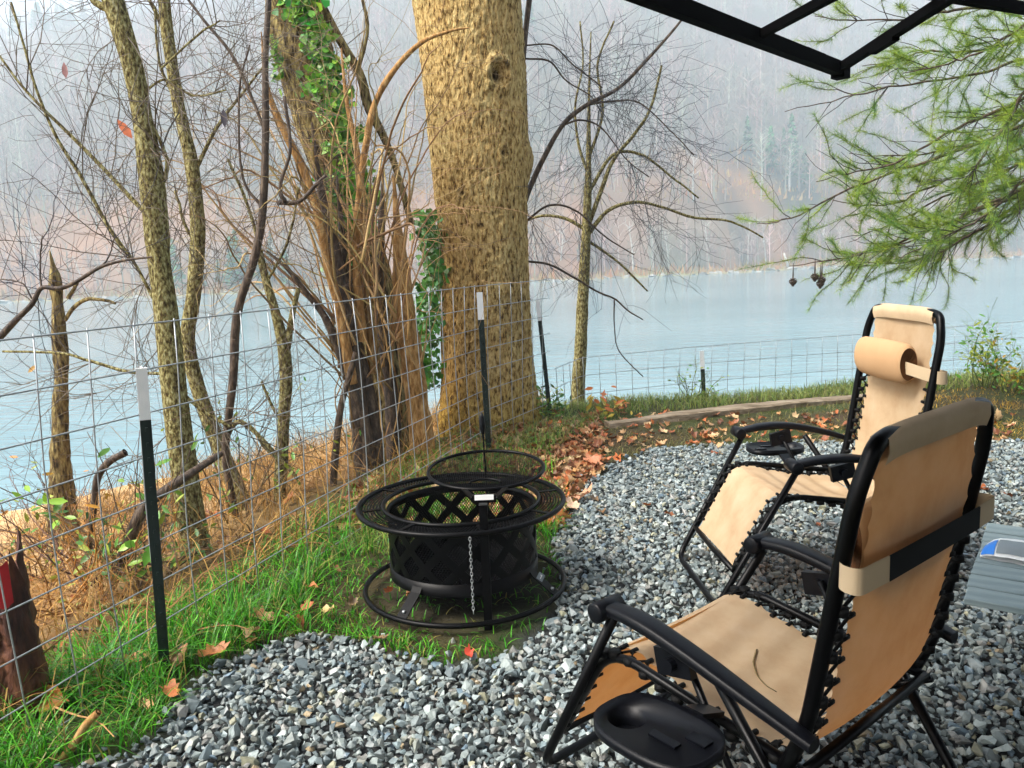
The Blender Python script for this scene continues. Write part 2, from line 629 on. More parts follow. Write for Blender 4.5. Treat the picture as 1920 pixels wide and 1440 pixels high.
def leaf_cards(mb, pos, nrm, size, cols, rg, shape='ivy'):
    """small folded leaves, one per position"""
    n = len(pos)
    a = norm(rg.normal(0, 1, (n, 3)))
    u = norm(np.cross(nrm, a))
    v = np.cross(nrm, u)
    s = np.asarray(size).reshape(-1, 1)
    if shape == 'ivy':
        o = [(0, -.5, 0), (.5, -.25, .06), (.32, .1, 0), (0, .6, .1), (-.32, .1, 0), (-.5, -.25, .06)]
    else:
        o = [(0, -.6, 0), (.22, -.2, .05), (.2, .25, .05), (0, .7, 0), (-.2, .25, .05), (-.22, -.2, .05)]
    V = np.stack([pos + s * (x * u + y * v + z * nrm) for x, y, z in o], 1)
    k = np.arange(n)[:, None] * 6
    t = np.concatenate([k + np.array([[0, 1, 2]]), k + np.array([[0, 2, 3]]), k + np.array([[0, 3, 4]]), k + np.array([[0, 4, 5]])])
    mb.add(V.reshape(-1, 3), None, t, np.repeat(cols, 6, 0))


# ------------------------------------------------------------------ the great trunk by the fence corner
def great_tree():
    Y = 7.45
    ctl = [(868, -60, 198), (884, 100, 190), (892, 200, 186), (897, 300, 178), (903, 400, 170), (908, 500, 167), (912, 600, 170), (914, 700, 176), (916, 780, 188), (918, 840, 206)]
    P = np.array([PT(x, y, Y) for x, y, w in ctl])
    R = np.array([px_r(w, Y) * .95 for x, y, w in ctl])
    up = norm(P[0] - P[1])
    P = np.vstack([[P[0] + up * 4.5, P[0] + up * 2.4, P[0] + up * 1.0], P])
    R = np.concatenate([[R[0] * .8, R[0] * .92, R[0] * .98], R])
    P = np.vstack([P, P[-1] + np.array([0, 0, -.35])])
    R = np.concatenate([R, [R[-1] * 1.1]])
    n, sides = 420, 190
    cp = catmull(np.hstack([P, R[:, None]]), n)
    base = cp[-1, :3].copy()
    root = thing('tree', 'massive tan trunk with furrowed bark and a dark knot hole at fence corner', 'tree', (base[0], base[1], gz1(base[0], base[1])))
    o = np.array(root.location)
    C, rad = cp[:, :3] - o, cp[:, 3]
    T = norm(np.gradient(C, axis=0))
    U = norm(np.array([1.0, 0, 0]) - T * T[:, :1])
    W = np.cross(T, U)
    th = np.arange(sides) * 2 * math.pi / sides
    D = np.cos(th)[None, :, None] * U[:, None] + np.sin(th)[None, :, None] * W[:, None]
    surf = (C[:, None] + D * rad[:, None, None]).reshape(-1, 3)
    # ridged, vertically stretched furrows
    q = surf * np.array([34, 34, 9.0])
    q = q + np.stack([fbm(surf * 9, 2, 31)] * 3, -1) * 1.2
    f = 1 - np.abs(vnoise(q, 3)) * 1.6
    f2 = 1 - np.abs(vnoise(q * 2.1, 4)) * 1.5
    big = fbm(surf * np.array([2.5, 2.5, 1.2]), 3, 8)
    lowf = np.clip((.9 - surf[:, 2]) / .9, 0, 1)
    ang = np.arctan2(surf[:, 1] - np.repeat(C[:, 1], sides), surf[:, 0] - np.repeat(C[:, 0], sides))
    disp = .012 * f + .008 * f2 + .022 * big + lowf * .05 * np.cos(ang * 5 + .7) * lowf
    # knots facing the yard
    dark = np.zeros(len(surf))
    for px, py, r_, dep, lip in ((932, 140, .05, .10, .03), (945, 285, .022, .05, .01), (984, 300, .13, -.055, 0), (1160 / 3 + 480, 362, .02, .03, .008)):
        k = PT(px, py, Y - .36) - o
        if px > 980:
            k = PT(px, py, Y) - o
        d = np.linalg.norm((surf - k) * np.array([1, 1, .75]), axis=1)
        kk = surf[np.argmin(d)]
        d = np.linalg.norm((surf - kk) * np.array([1, 1, .8]), axis=1)
        if dep > 0:
            dark = np.maximum(dark, np.exp(-(d / (r_ * .75)) ** 4))
            dark = np.maximum(dark, .6 * np.exp(-((d - r_ * 1.9) / (r_ * .3)) ** 2) * (vnoise(surf * 40, 6) > 0))
        disp += -dep * np.exp(-(d / r_) ** 2) + lip * np.exp(-((d - r_ * 2.0) / (r_ * .7)) ** 2)
    V = surf + D.reshape(-1, 3) * disp[:, None]
    tn = np.clip(.5 + .9 * fbm(surf * np.array([3, 3, .8]), 3, 17), 0, 1)[:, None]
    left = np.clip(-np.cos(ang) * .9 + .1, 0, 1) * np.clip((2.6 - surf[:, 2]) / 2.2, 0, 1)
    lich = np.clip(fbm(surf * np.array([7, 7, 4]), 3, 23) * 2.2, 0, 1)[:, None]
    col = np.array([.80, .76, .66]) * (1 - tn) + np.array([1.15, 1.04, .84]) * tn
    col = col * (1 - lich * .5) + np.array([1.15, 1.17, 1.05]) * lich * .5
    rusty = np.clip(left * (.6 + tn[:, 0]), 0, 1)[:, None]
    col = col * (1 - rusty) + np.array([.95, .62, .26]) * rusty
    mossy = np.clip((.55 - surf[:, 2]) / .5, 0, 1)[:, None] * .7
    col = col * (1 - mossy) + np.array([.75, .70, .28]) * mossy
    col = col * (1 - dark[:, None]) + np.array([.06, .045, .03]) * dark[:, None]      # dark rotted wood plus painted-in shade of the knot hollows
    mb = MB()
    i = np.arange(n - 1)[:, None] * sides
    j = np.arange(sides)[None]
    jn = (j + 1) % sides
    qd = np.stack([i + j, i + jn, i + sides + jn, i + sides + j], -1).reshape(-1, 4)
    mb.add(V, qd, None, col)
    mb.build('trunk', M['bark_big'], root)
    # limbs above the picture
    rg = np.random.default_rng(3)
    for k in range(5):
        a = k * 1.25
        p = C[10 + k * 10]
        b = MB()
        L = wander(p, (math.cos(a), math.sin(a), .8), 3.2, 9, .12, .05, rg)
        b.tube(L, np.linspace(.15, .03, 10), 8, (.9, .85, .75))
        b.build('limb', M['bark_big'], root)
    # ivy up the left flank
    mb = MB()
    N = 900
    t = rg.uniform(0, 1, N)
    yy = 395 + t * 330
    xx = 800 + rg.normal(0, 16, N) + 12 * np.sin(t * 6) + t * 8
    pos = np.array([PT(a, b, Y - .1 + rg.normal(0, .1)) for a, b in zip(xx, yy)]) - o
    nr = norm(np.array([-.5, -1, .2]) + rg.normal(0, .55, (N, 3)))
    g = rg.uniform(.5, 1.4, (N, 1)) * np.array([[.03, .17, .02]]) + rg.uniform(0, .06, (N, 1)) * np.array([[1, 1, 0]])
    leaf_cards(mb, pos, nr, rg.uniform(.035, .075, N), g, rg)
    mb.build('ivy', M['greenleaf'], root, kind='stuff')
    return root


great_tree()


# ------------------------------------------------------------------ bare saplings along the bank
def bare_tree(name, label, stems, Y, mat, limbs=(), seed=1, tw=None, twcol=(.11, .085, .06), sides=14, amp=.12, group=None, leaves=(), stuffed=True):
    """stems/limbs: lists of ([(px,py,width)...]); all parts of one tree"""
    rg = np.random.default_rng(seed)
    first = stems[0]
    P = np.array([PT(p[0], p[1], Y) for p in first])
    lo = to_ground(P)[-1]
    root = thing(name, label, 'tree', (lo[0], lo[1], gz1(lo[0], lo[1])), group=group)
    o = np.array(root.location)
    lines = []
    for s in stems:
        ctl = np.array([list(PT(p[0], p[1], Y + (p[3] if len(p) > 3 else 0))) + [px_r(p[2], Y)] for p in s])
        c = catmull(ctl, 60)
        Pg = to_ground(c[:, :3]) if s is first or s[-1][1] > 840 else c[:, :3]
        ex = len(Pg) - len(c)
        rr = np.concatenate([c[:, 3], c[-1, 3] * np.linspace(1.05, 1.35, ex)]) if ex else c[:, 3]
        mb = MB()
        lumpy(mb, Pg - o, rr, sides, amp, 14, seed)
        mb.build('trunk', mat, root)
        lines.append((Pg, rr))
    for s in limbs:
        ctl = np.array([list(PT(p[0], p[1], Y + (p[3] if len(p) > 3 else 0))) + [px_r(p[2], Y)] for p in s])
        c = catmull(ctl, 26)
        mb = MB()
        c[1:, :3] += np.cumsum(rg.normal(0, .0022, (25, 3)), 0) * np.linspace(0, 1, 25)[:, None]
        mb.tube(c[:, :3] - o, np.maximum(c[:, 3], .0018), 6)
        mb.build('branch', mat, root)
        lines.append((c[:, :3], c[:, 3]))
    if tw:
        mb = MB()
        for k, (P, rr) in enumerate(lines):
            cnt = tw['stem'] if k < len(stems) else tw['limb']
            zmin = tw.get('zmin', -9)
            Q = P[P[:, 2] > zmin]
            if len(Q) < 3 or cnt == 0:
                continue
            twigs(mb, Q - o, min(float(np.mean(rr)), tw.get('r', .010)), tw.get('level', 1), rg, cnt, tw['L'], tw.get('jit', .16), tw.get('lift', .03), twcol,
                  rmin=tw.get('rmin', .0014), flat=tw.get('flat', .6), spread=tw.get('spread', 1.0))
        if mb.n:
            mb.build('twigs', M['twig'], root, kind='stuff')
    for (px, py, sz, col) in leaves:
        mb = MB()
        p = PT(px, py, Y)[None] - o
        leaf_cards(mb, p, np.array([[.2, -1, .2]]), [sz], np.array([col]), rg, 'leaf')
        mb.build('leaf', M['leaf'], root)
    return root


bare_tree('tree', 'mottled mossy grey-green trunk nearest the fence behind its white-tipped post', [
    [(190, -90, 34), (212, 0, 38), (250, 130, 36), (268, 230, 36), (283, 330, 44), (292, 420, 44), (300, 500, 40), (315, 620, 44), (328, 740, 46), (345, 880, 50), (362, 1000, 54), (374, 1080, 62)]],
    4.6, M['bark_moss'], [
    [(278, 405, 9), (235, 360, 8), (170, 290, 7), (105, 225, 6), (50, 170, 5), (0, 105, 4)],
    [(240, 478, 8), (200, 420, 7), (150, 330, 7), (100, 250, 6), (60, 150, 5), (20, 10, 4)],
    [(288, 560, 7), (255, 500, 6), (240, 478, 6)],
    [(330, 700, 7), (285, 700, 6), (230, 695, 6), (165, 675, 6), (110, 660, 5), (0, 655, 4)],
    [(285, 395, 9), (310, 310, 8), (275, 225, 5)],
    [(345, 742, 8), (395, 780, 8), (430, 800, 6)],
    [(210, 20, 14), (180, 5, 12), (165, -30, 10)],
    [(300, 130, 4), (380, 60, 4), (420, 40, 3)],
    [(262, 180, 5), (310, 150, 4), (360, 180, 4), (420, 170, 3)]],
    seed=11, tw=dict(stem=18, limb=9, L=(.35, 1.1), level=1, r=.007, zmin=.5, lift=.01, rmin=.0013),
    leaves=[(235, 243, .10, (.55, .14, .05)), (122, 133, .07, (.30, .14, .13)), (420, 221, .08, (.05, .04, .05)), (60, 692, .05, (.6, .36, .12))])

bare_tree('tree', 'slender pale trunk kinked at mid height behind the mossy one', [
    [(302, -80, 20), (314, 60, 21), (335, 200, 22), (358, 300, 24), (370, 400, 26), (370, 470, 28), (362, 560, 26), (352, 640, 27), (372, 730, 28), (412, 840, 30), (450, 930, 32), (490, 1010, 36)]],
    5.6, M['bark_moss'], [
    [(362, 330, 8), (400, 250, 7), (440, 190, 5), (500, 110, 4)],
    [(415, 840, 12), (450, 790, 10), (520, 855, 8), (555, 895, 7)],
    [(335, 200, 6), (300, 120, 5), (290, 20, 4)],
    [(318, 80, 8), (295, 30, 7), (270, -20, 6)],
    [(372, 460, 8), (345, 420, 6), (330, 360, 5)]],
    seed=12, tw=dict(stem=18, limb=9, L=(.4, 1.2), level=1, r=.006, zmin=.4, rmin=.0014))

bare_tree('tree', 'thin near-black stem leaning beside the kinked pale trunk', [
    [(508, -50, 9), (498, 100, 11), (498, 250, 13), (493, 390, 14), (478, 480, 15), (452, 560, 15), (441, 620, 16), (438, 700, 16), (428, 790, 15), (423, 860, 14), (440, 960, 14)]],
    5.35, M['bark_dark'], [
    [(498, 250, 6), (470, 180, 6), (430, 100, 6), (370, 30, 5), (330, -20, 4)],
    [(493, 390, 6), (455, 330, 5), (450, 180, 4), (470, 90, 3)],
    [(520, 380, 9), (560, 378, 8), (590, 350, 7), (610, 330, 6)],
    [(533, 180, 6), (545, 280, 6), (528, 350, 7), (540, 380, 8)]],
    seed=13, tw=dict(stem=12, limb=9, L=(.4, 1.1), level=1, r=.005, zmin=.9, rmin=.0013), twcol=(.07, .045, .035), sides=10)

bare_tree('tree', 'short olive trunk forking low between the dark stem and vine tangle', [
    [(486, 470, 12), (500, 530, 15), (518, 590, 18), (533, 660, 24), (536, 720, 23), (532, 790, 22), (528, 860, 25), (525, 930, 24), (524, 1000, 28)],
    [(560, 540, 9), (548, 590, 11), (540, 640, 14), (534, 670, 16)]],
    5.7, M['bark_moss'], [
    [(488, 475, 7), (470, 400, 6), (430, 300, 5)], [(500, 530, 5), (540, 450, 5), (560, 350, 4)], [(490, 715, 5), (510, 760, 6), (535, 800, 8)],
    [(548, 880, 8), (500, 845, 6), (478, 820, 5)]],
    seed=14, tw=dict(stem=8, limb=8, L=(.3, .9), level=1, r=.005, zmin=.3, rmin=.0012))

# broken snag at the far left of the bank
bare_tree('tree', 'broken tan snag with splintered top and flaring base on the bank', [
    [(93, 470, 2), (99, 497, 9), (104, 525, 21), (109, 600, 24), (114, 680, 24), (113, 780, 26), (112, 860, 34), (116, 930, 46), (120, 985, 58)]],
    6.2, M['bark_ivy'], [
    [(122, 600, 8), (140, 575, 8), (165, 560, 7), (190, 562, 6), (214, 568, 5)],
    [(128, 560, 9), (140, 530, 6)]], seed=15, tw=dict(stem=5, limb=2, L=(.3, .8), level=1, r=.004, zmin=.2), twcol=(.12, .07, .05), amp=.42)

bare_tree('tree', 'dark crooked bough with thin twigs rising from beyond the picture edge', [
    [(285, 482, 3.5), (240, 487, 4.9), (190, 500, 6.3), (140, 530, 7.7), (110, 541, 8.4), (78, 540, 9.1), (60, 570, 9.8), (30, 600, 11.2), (0, 632, 12.6), (-60, 700, 14.0), (-110, 820, 16.8), (-150, 980, 21.0)]],
    3.9, M['bark_dark'], [[(78, 540, 4.2), (74, 510, 3.5), (70, 440, 2.8)], [(190, 500, 3.5), (205, 480, 2.8), (215, 440, 2.1)], [(60, 560, 3.5), (40, 530, 2.8), (0, 525, 2.8)]],
    seed=16, tw=dict(stem=10, limb=6, L=(.25, .7), level=1, r=.004, zmin=1.0, rmin=.001), twcol=(.035, .03, .04), sides=10)

# slim tree right of the great trunk
bare_tree('tree', 'slim mossy tree with spreading bare crown right of the massive trunk', [
    [(1108, 60, 2), (1105, 150, 4), (1104, 240, 7), (1103, 330, 12), (1100, 420, 17), (1096, 500, 20), (1092, 580, 22), (1088, 660, 24), (1084, 730, 27), (1082, 775, 32)]],
    8.7, M['bark_moss'], [
    [(1102, 425, 9), (1130, 350, 8), (1150, 300, 7), (1190, 250, 6), (1220, 200, 5), (1240, 120, 4)],
    [(1102, 440, 9), (1140, 395, 7), (1190, 380, 6), (1240, 390, 5), (1300, 410, 5), (1370, 418, 4), (1430, 450, 3)],
    [(1098, 430, 8), (1060, 410, 6), (1020, 405, 5), (985, 415, 4)],
    [(1104, 330, 6), (1085, 270, 5), (1080, 200, 4), (1095, 120, 3), (1090, 40, 3)],
    [(1104, 360, 7), (1150, 290, 6), (1205, 290, 5), (1260, 330, 4), (1310, 370, 3)],
    [(1100, 450, 6), (1130, 470, 5), (1170, 500, 4), (1215, 545, 3)],
    [(1103, 300, 6), (1130, 210, 5), (1120, 120, 4), (1150, 40, 3)]],
    seed=17, tw=dict(stem=10, limb=10, L=(.5, 1.3), level=1, r=.006, zmin=2.0, lift=-.01, rmin=.002), twcol=(.05, .05, .06))

# boughs reaching out beside the great trunk
bare_tree('tree', 'dark arching boughs with drooping twigs springing from behind the massive trunk', [
    [(1300, 5, 2.9), (1272, 45, 4.3), (1215, 110, 5.8), (1160, 165, 6.5), (1100, 197, 7.9), (1055, 235, 8.6), (1015, 305, 10.1), (985, 375, 10.8), (965, 450, 13.0), (950, 560, 15.8), (945, 700, 18.7), (945, 800, 21.6)]],
    7.95, M['bark_dark'], [
    [(1100, 197, 3.6), (1150, 190, 3.6), (1200, 195, 2.9), (1260, 250, 2.2), (1300, 290, 2.2)],
    [(1055, 235, 3.6), (1090, 225, 3.6), (1130, 240, 2.9), (1180, 300, 2.2), (1220, 330, 2.2)],
    [(985, 110, 3.6), (1030, 115, 3.6), (1060, 150, 2.9), (1110, 180, 2.2), (1130, 210, 2.2)],
    [(985, 85, 2.9), (1035, 85, 2.9), (1075, 120, 2.9), (1130, 160, 2.2)],
    [(988, 490, 4.3), (1030, 496, 4.3), (1075, 520, 4.3), (1120, 548, 3.6), (1152, 562, 3.6), (1180, 585, 2.9), (1205, 600, 2.2)],
    [(1152, 562, 2.9), (1152, 610, 2.2), (1162, 660, 2.2), (1205, 708, 2.2)],
    [(986, 415, 4.3), (1030, 385, 4.3), (1080, 395, 3.6), (1130, 440, 2.9), (1190, 480, 2.2)],
    [(996, -30, 10.1), (985, 60, 10.1), (977, 130, 10.8), (968, 175, 10.8)]],
    seed=18, tw=dict(stem=20, limb=9, L=(.5, 1.25), level=1, r=.006, zmin=1.6, lift=-.03, rmin=.0019), twcol=(.04, .045, .055))


# ------------------------------------------------------------------ ivy-clad trunk and the vine tangle
def ivy_tree():
    Y = 6.7
    rg = np.random.default_rng(21)
    stem = [(530, -120, 96), (545, -30, 100), (560, 60, 104), (588, 170, 100), (620, 280, 92), (652, 390, 84), (684, 510, 88), (706, 620, 98), (718, 740, 112), (722, 850, 130), (722, 900, 150)]
    root = bare_tree('tree', 'leaning dark trunk wrapped in green ivy left of the massive trunk', [stem], Y, M['bark_ivy'],
                     [[(600, 5, 16), (640, 80, 15), (675, 140, 16), (690, 200, 18), (720, 260, 14), (745, 330, 12), (770, 420, 12)],
                      [(680, 0, 6), (690, 60, 6), (672, 140, 8)]], seed=21,
                     tw=dict(stem=14, limb=6, L=(.4, 1.0), level=1, r=.006, zmin=1.2), twcol=(.13, .10, .06), sides=18, amp=.18)
    o = np.array(root.location)
    c = catmull([PT(p[0], p[1], Y) for p in stem], 200)
    rad = np.interp(np.linspace(0, 1, 200), np.linspace(0, 1, len(stem)), [px_r(p[2], Y) for p in stem])
    mb = MB()
    N = 4200
    k = (30 + rg.beta(1.2, 1.3, N) * 105).astype(int)
    a = rg.normal(.25, .42, N) + .25 * np.sin(k * .09)          # round the trunk, facing the yard
    d = np.stack([np.sin(a), -np.cos(a), np.zeros(N)], -1)
    pos = c[k] + d * (rad[k] * rg.uniform(1.0, 1.6, N))[:, None] + rg.normal(0, .03, (N, 3))
    nr = norm(d + rg.normal(0, .5, (N, 3)) + np.array([0, 0, .3]))
    hue = rg.uniform(0, 1, (N, 1))
    col = (np.array([[.02, .22, .02]]) * (1 - hue) + np.array([[.22, .36, .03]]) * hue) * rg.uniform(.5, 1.4, (N, 1))
    cl = fbm(pos * 3.2, 2, 4) > .25
    leaf_cards(mb, pos[cl] - o, nr[cl], rg.uniform(.035, .07, N)[cl], col[cl], rg)
    # the thick ribbon of ivy climbing the yard side
    N = 1500
    tt = rg.uniform(0, 1, N)
    bx = np.interp(tt, [0, .25, .5, .75, 1], [548, 594, 622, 650, 672]) + rg.normal(0, 15, N) + 9 * np.sin(tt * 40)
    by = -20 + tt * 400
    dp = np.interp(tt, [0, 1], [px_r(104, Y), px_r(86, Y)])
    pos = np.array([PT(a, b, Y - d * rg.uniform(1.02, 1.45)) for a, b, d in zip(bx, by, dp)])
    hue = rg.uniform(0, 1, (N, 1))
    col = (np.array([[.02, .24, .02]]) * (1 - hue) + np.array([[.24, .40, .03]]) * hue) * rg.uniform(.5, 1.4, (N, 1))
    leaf_cards(mb, pos - o, norm(np.array([.1, -1, .3]) + rg.normal(0, .5, (N, 3))), rg.uniform(.035, .08, N), col, rg)
    # hanging dark ivy on the left rim
    N = 260
    yy = rg.uniform(60, 270, N)
    pos = np.array([PT(530 + (y - 60) * .3 + rg.normal(0, 9), y, Y - .05) for y in yy])
    leaf_cards(mb, pos - o, norm(np.array([-.5, -1, 0]) + rg.normal(0, .5, (N, 3))), rg.uniform(.03, .06, N), rg.uniform(.5, 1, (N, 1)) * np.array([[.02, .06, .03]]), rg)
    mb.build('ivy', M['greenleaf'], root, kind='stuff')
    return root


ivy_tree()


def vine_tangle():
    rg = np.random.default_rng(33)
    Y = 6.1
    base = PT(705, 860, Y)
    root = thing('shrub', 'tangled leafless shrub of arching orange-brown vines around the ivy trunk', 'shrub', (base[0], base[1], gz1(base[0], base[1])))
    o = np.array(root.location)
    stout = [
        ([(738, 330, 5), (744, 410, 14), (752, 500, 32), (758, 580, 40), (772, 680, 46), (786, 780, 46), (796, 870, 56)], .15, 'bark_tan'),
        ([(585, 230, 4), (598, 340, 13), (620, 440, 20), (644, 540, 24), (660, 650, 28), (672, 770, 34), (690, 900, 44)], -.1, 'bark_dark'),
        ([(632, 330, 4), (640, 430, 12), (650, 520, 18), (662, 620, 22), (690, 740, 30), (708, 890, 40)], .0, 'bark_dark'),
        ([(718, 320, 4), (715, 430, 14), (712, 540, 18), (722, 660, 24), (735, 760, 30), (742, 890, 36)], .25, 'bark_dark'),
        ([(500, 470, 3), (540, 505, 8), (575, 550, 10), (612, 600, 13), (640, 670, 15), (662, 730, 17), (685, 800, 20), (690, 890, 24)], -.15, 'bark_dark'),
        ([(668, 660, 10), (640, 760, 12), (630, 840, 13), (625, 910, 14)], -.4, 'bark_dark'),
        ([(490, 60, 2), (500, 160, 8), (530, 240, 13), (570, 320, 15), (596, 400, 15), (612, 480, 16), (640, 600, 18), (660, 720, 20)], -.2, 'bark_tan'),
        ([(880, 52, 2), (845, 58, 5), (790, 80, 8), (740, 130, 10), (705, 190, 11), (688, 260, 12), (672, 380, 13), (668, 500, 15), (680, 640, 17)], -.1, 'bark_tan'),
        ([(640, 90, 3), (650, 190, 8), (672, 300, 12), (680, 420, 14), (690, 560, 18), (700, 700, 20)], .05, 'bark_tan')]
    lines = []
    for s, dy, mt in stout:
        ctl = np.array([list(PT(p[0], p[1], Y + dy)) + [px_r(p[2], Y)] for p in s])
        c = catmull(ctl, 44)
        P = to_ground(c[:, :3]) if s[-1][1] > 850 else c[:, :3]
        rr = np.concatenate([c[:, 3], np.full(len(P) - len(c), c[-1, 3])])
        mb = MB()
        lumpy(mb, P - o, rr, 10, .22, 16, int(s[0][0]))
        mb.build('stem', M[mt], root)
        lines.append(P)
    # arching vines
    mb = MB()
    targets = [(370, 110), (430, 250), (350, 330), (305, 300), (560, 230), (620, 150), (700, 150), (760, 110), (850, 60), (840, 270), (790, 340), (520, 330), (450, 400), (400, 470), (480, 450),
               (860, 420), (700, 300), (640, 80), (580, 60), (900, 380), (380, 560), (430, 620), (560, 420), (820, 180), (500, 260), (880, 230), (340, 250), (660, 220), (740, 250), (800, 470),
               (420, 180), (470, 330), (520, 150), (600, 260), (700, 60), (780, 200), (390, 420), (550, 560), (830, 560), (330, 390)]
    for k, (tx, ty) in enumerate(targets + targets[::2]):
        tx, ty = tx + rg.normal(0, 30), ty + rg.normal(0, 35)
        sx, sy = rg.uniform(635, 745), rg.uniform(460, 740)
        y0, y1 = Y + rg.normal(0, .25), Y + rg.normal(0, .6)
        mx, my = sx * .5 + tx * .5 + rg.normal(0, 30), (sy + ty) * .5 - rg.uniform(20, 110)
        qx, qy = sx * .25 + tx * .75, (my * .4 + ty * .6) - rg.uniform(0, 40)
        c = catmull([PT(sx, sy, y0), PT(mx, my, (y0 + y1) / 2), PT(qx, qy, y1), PT(tx, ty, y1 - .1)], 22)
        c[1:] += np.cumsum(rg.normal(0, .006, (21, 3)), 0)
        col = np.array([.42, .27, .115]) * rg.uniform(.45, 1.3) * np.array([1, rg.uniform(.85, 1.2), 1])
        mb.tube(c - o, np.linspace(rg.uniform(.006, .013), .002, 22), 5, col)
        twigs(mb, c - o, .004, 1 if k % 3 == 0 else 0, rg, 5, (.25, .8), .15, -.05, col * np.array([1.0, 1.05, 1.1]), rmin=.0014)
    mb.build('vines', M['twig'], root, kind='stuff')
    mb = MB()
    for k in range(46):                                       # upright tangle low down
        p = PT(rg.uniform(620, 800), rg.uniform(560, 880), Y + rg.normal(.05, .25))
        c = wander(p, (rg.normal(0, .35), rg.normal(0, .3), 1), rg.uniform(.5, 1.5), 9, .12, .02, rg)
        mb.tube(c - o, np.linspace(.007, .002, 10), 4, np.array([.40, .24, .09]) * rg.uniform(.3, 1.3))
    mb.build('shoots', M['twig'], root, kind='stuff')
    return root


vine_tangle()


# ------------------------------------------------------------------ low shrubs on the bank
def low_shrub(label, base_px, Y, h, n, col, seed, leaf=None, spread=.8, group=None, nl=60, leafsize=(.03, .06), thick=.006):
    rg = np.random.default_rng(seed)
    b = PT(*base_px, Y)
    z = gz1(b[0], b[1])
    root = thing('shrub', label, 'shrub', (b[0], b[1], z), group=group)
    mb = MB()
    tips = []
    for k in range(n):
        d = norm(np.array([rg.normal(0, spread), rg.normal(0, spread), 1]))
        c = wander((rg.normal(0, .06), rg.normal(0, .06), -.05), d, h * rg.uniform(.6, 1.15), 9, .16, .02, rg)
        cc = np.array(col) * rg.uniform(.6, 1.4)
        mb.tube(c, np.linspace(thick, .0018, 10), 5, cc)
        twigs(mb, c, thick * .6, 1, rg, 4, (h * .2, h * .5), .16, .02, cc)
        tips += list(c[3:])
    mb.build('stems', M['twig'], root, kind='stuff')
    if leaf is not None:
        tips = np.array(tips)
        m = rg.integers(0, len(tips), nl)
        pos = tips[m] + rg.normal(0, .05, (nl, 3))
        mb = MB()
        cols = np.array([leaf[i % len(leaf)] for i in range(nl)]) * rg.uniform(.6, 1.3, (nl, 1))
        leaf_cards(mb, pos, norm(rg.normal(0, .6, (nl, 3)) + np.array([0, -.5, .8])), rg.uniform(*leafsize, nl), cols, rg, 'leaf')
        mb.build('foliage', M['greenleaf'], root, kind='stuff')
    return root


G1, G2, G3 = (.10, .26, .03), (.28, .34, .04), (.05, .15, .03)
low_shrub('wiry dark-red brambles in front of the broken snag', (190, 1030), 4.4, .95, 16, (.10, .05, .035), 41, [G1, G2], nl=40)
low_shrub('scrubby bush with yellow-green leaves under the snag at picture edge', (60, 960), 5.0, .8, 16, (.16, .08, .04), 42, [G2, (.40, .24, .03), (.45, .2, .03)], nl=140)
low_shrub('small bush with bright leaves beside the white-tipped near post', (240, 900), 3.9, 1.0, 8, (.10, .06, .03), 43, [G1, (.2, .36, .03)], nl=50, leafsize=(.05, .09))
low_shrub('leafy sprig hanging by the olive trunk', (455, 960), 5.3, 1.1, 7, (.12, .08, .04), 44, [G1, G2], nl=70, spread=.4)
low_shrub('green weedy bush growing at the foot of the mossy trunk', (300, 1090), 4.2, .5, 14, (.14, .10, .04), 45, [G1, G3, G2], nl=170)
low_shrub('orange-stemmed bush below the snag', (150, 1100), 3.9, .7, 18, (.34, .15, .03), 46, [(.45, .22, .03), G2], nl=50)
low_shrub('tall leafy weed on the crest behind the chair with pillow', (1840, 745), 8.3, .75, 9, (.10, .14, .03), 47, [G1, G2], nl=240, spread=.35, leafsize=(.03, .07))
low_shrub('bushy weed with yellowing leaves at the right end of the crest', (1895, 745), 8.0, .5, 12, (.12, .14, .03), 48, [G2, G1, (.5, .3, .03)], nl=260, spread=.6, leafsize=(.03, .07))
low_shrub('wispy weed at the foot of the distant white-tipped post', (1300, 770), 8.35, .42, 8, (.12, .14, .04), 49, [G1, G2], nl=70, spread=.4, leafsize=(.02, .045))
low_shrub('small weed with russet leaves left of the timber', (1148, 800), 7.6, .3, 7, (.2, .1, .04), 50, [(.5, .14, .03), (.55, .4, .05)], nl=46, spread=.5, leafsize=(.05, .09))
low_shrub('ferny green clump at the foot of the massive trunk', (1005, 790), 7.5, .4, 12, (.10, .16, .04), 51, [G1, G3, G2], nl=240, spread=.6, leafsize=(.03, .06))


# ------------------------------------------------------------------ fallen wood on the bank
def log(name, label, pts, Y, w, mat, seed):
    P = np.array([PT(p[0], p[1], Y + (p[2] if len(p) > 2 else 0)) for p in pts])
    c = catmull(P, 24)
    o = c.mean(0)
    mb = MB()
    r = np.interp(np.linspace(0, 1, 24), np.linspace(0, 1, len(w)), [px_r(k, Y) for k in w])
    lumpy(mb, c - o, r, 9, .22, 18, seed)
    for e in (0, -1):
        mb.tube([c[e] - o - .001, c[e] - o + .001], r[e] * .5, 6)
    ob = mb.build(name, M[mat], None, label=label, category='fallen branch')
    ob.location = o
    return ob


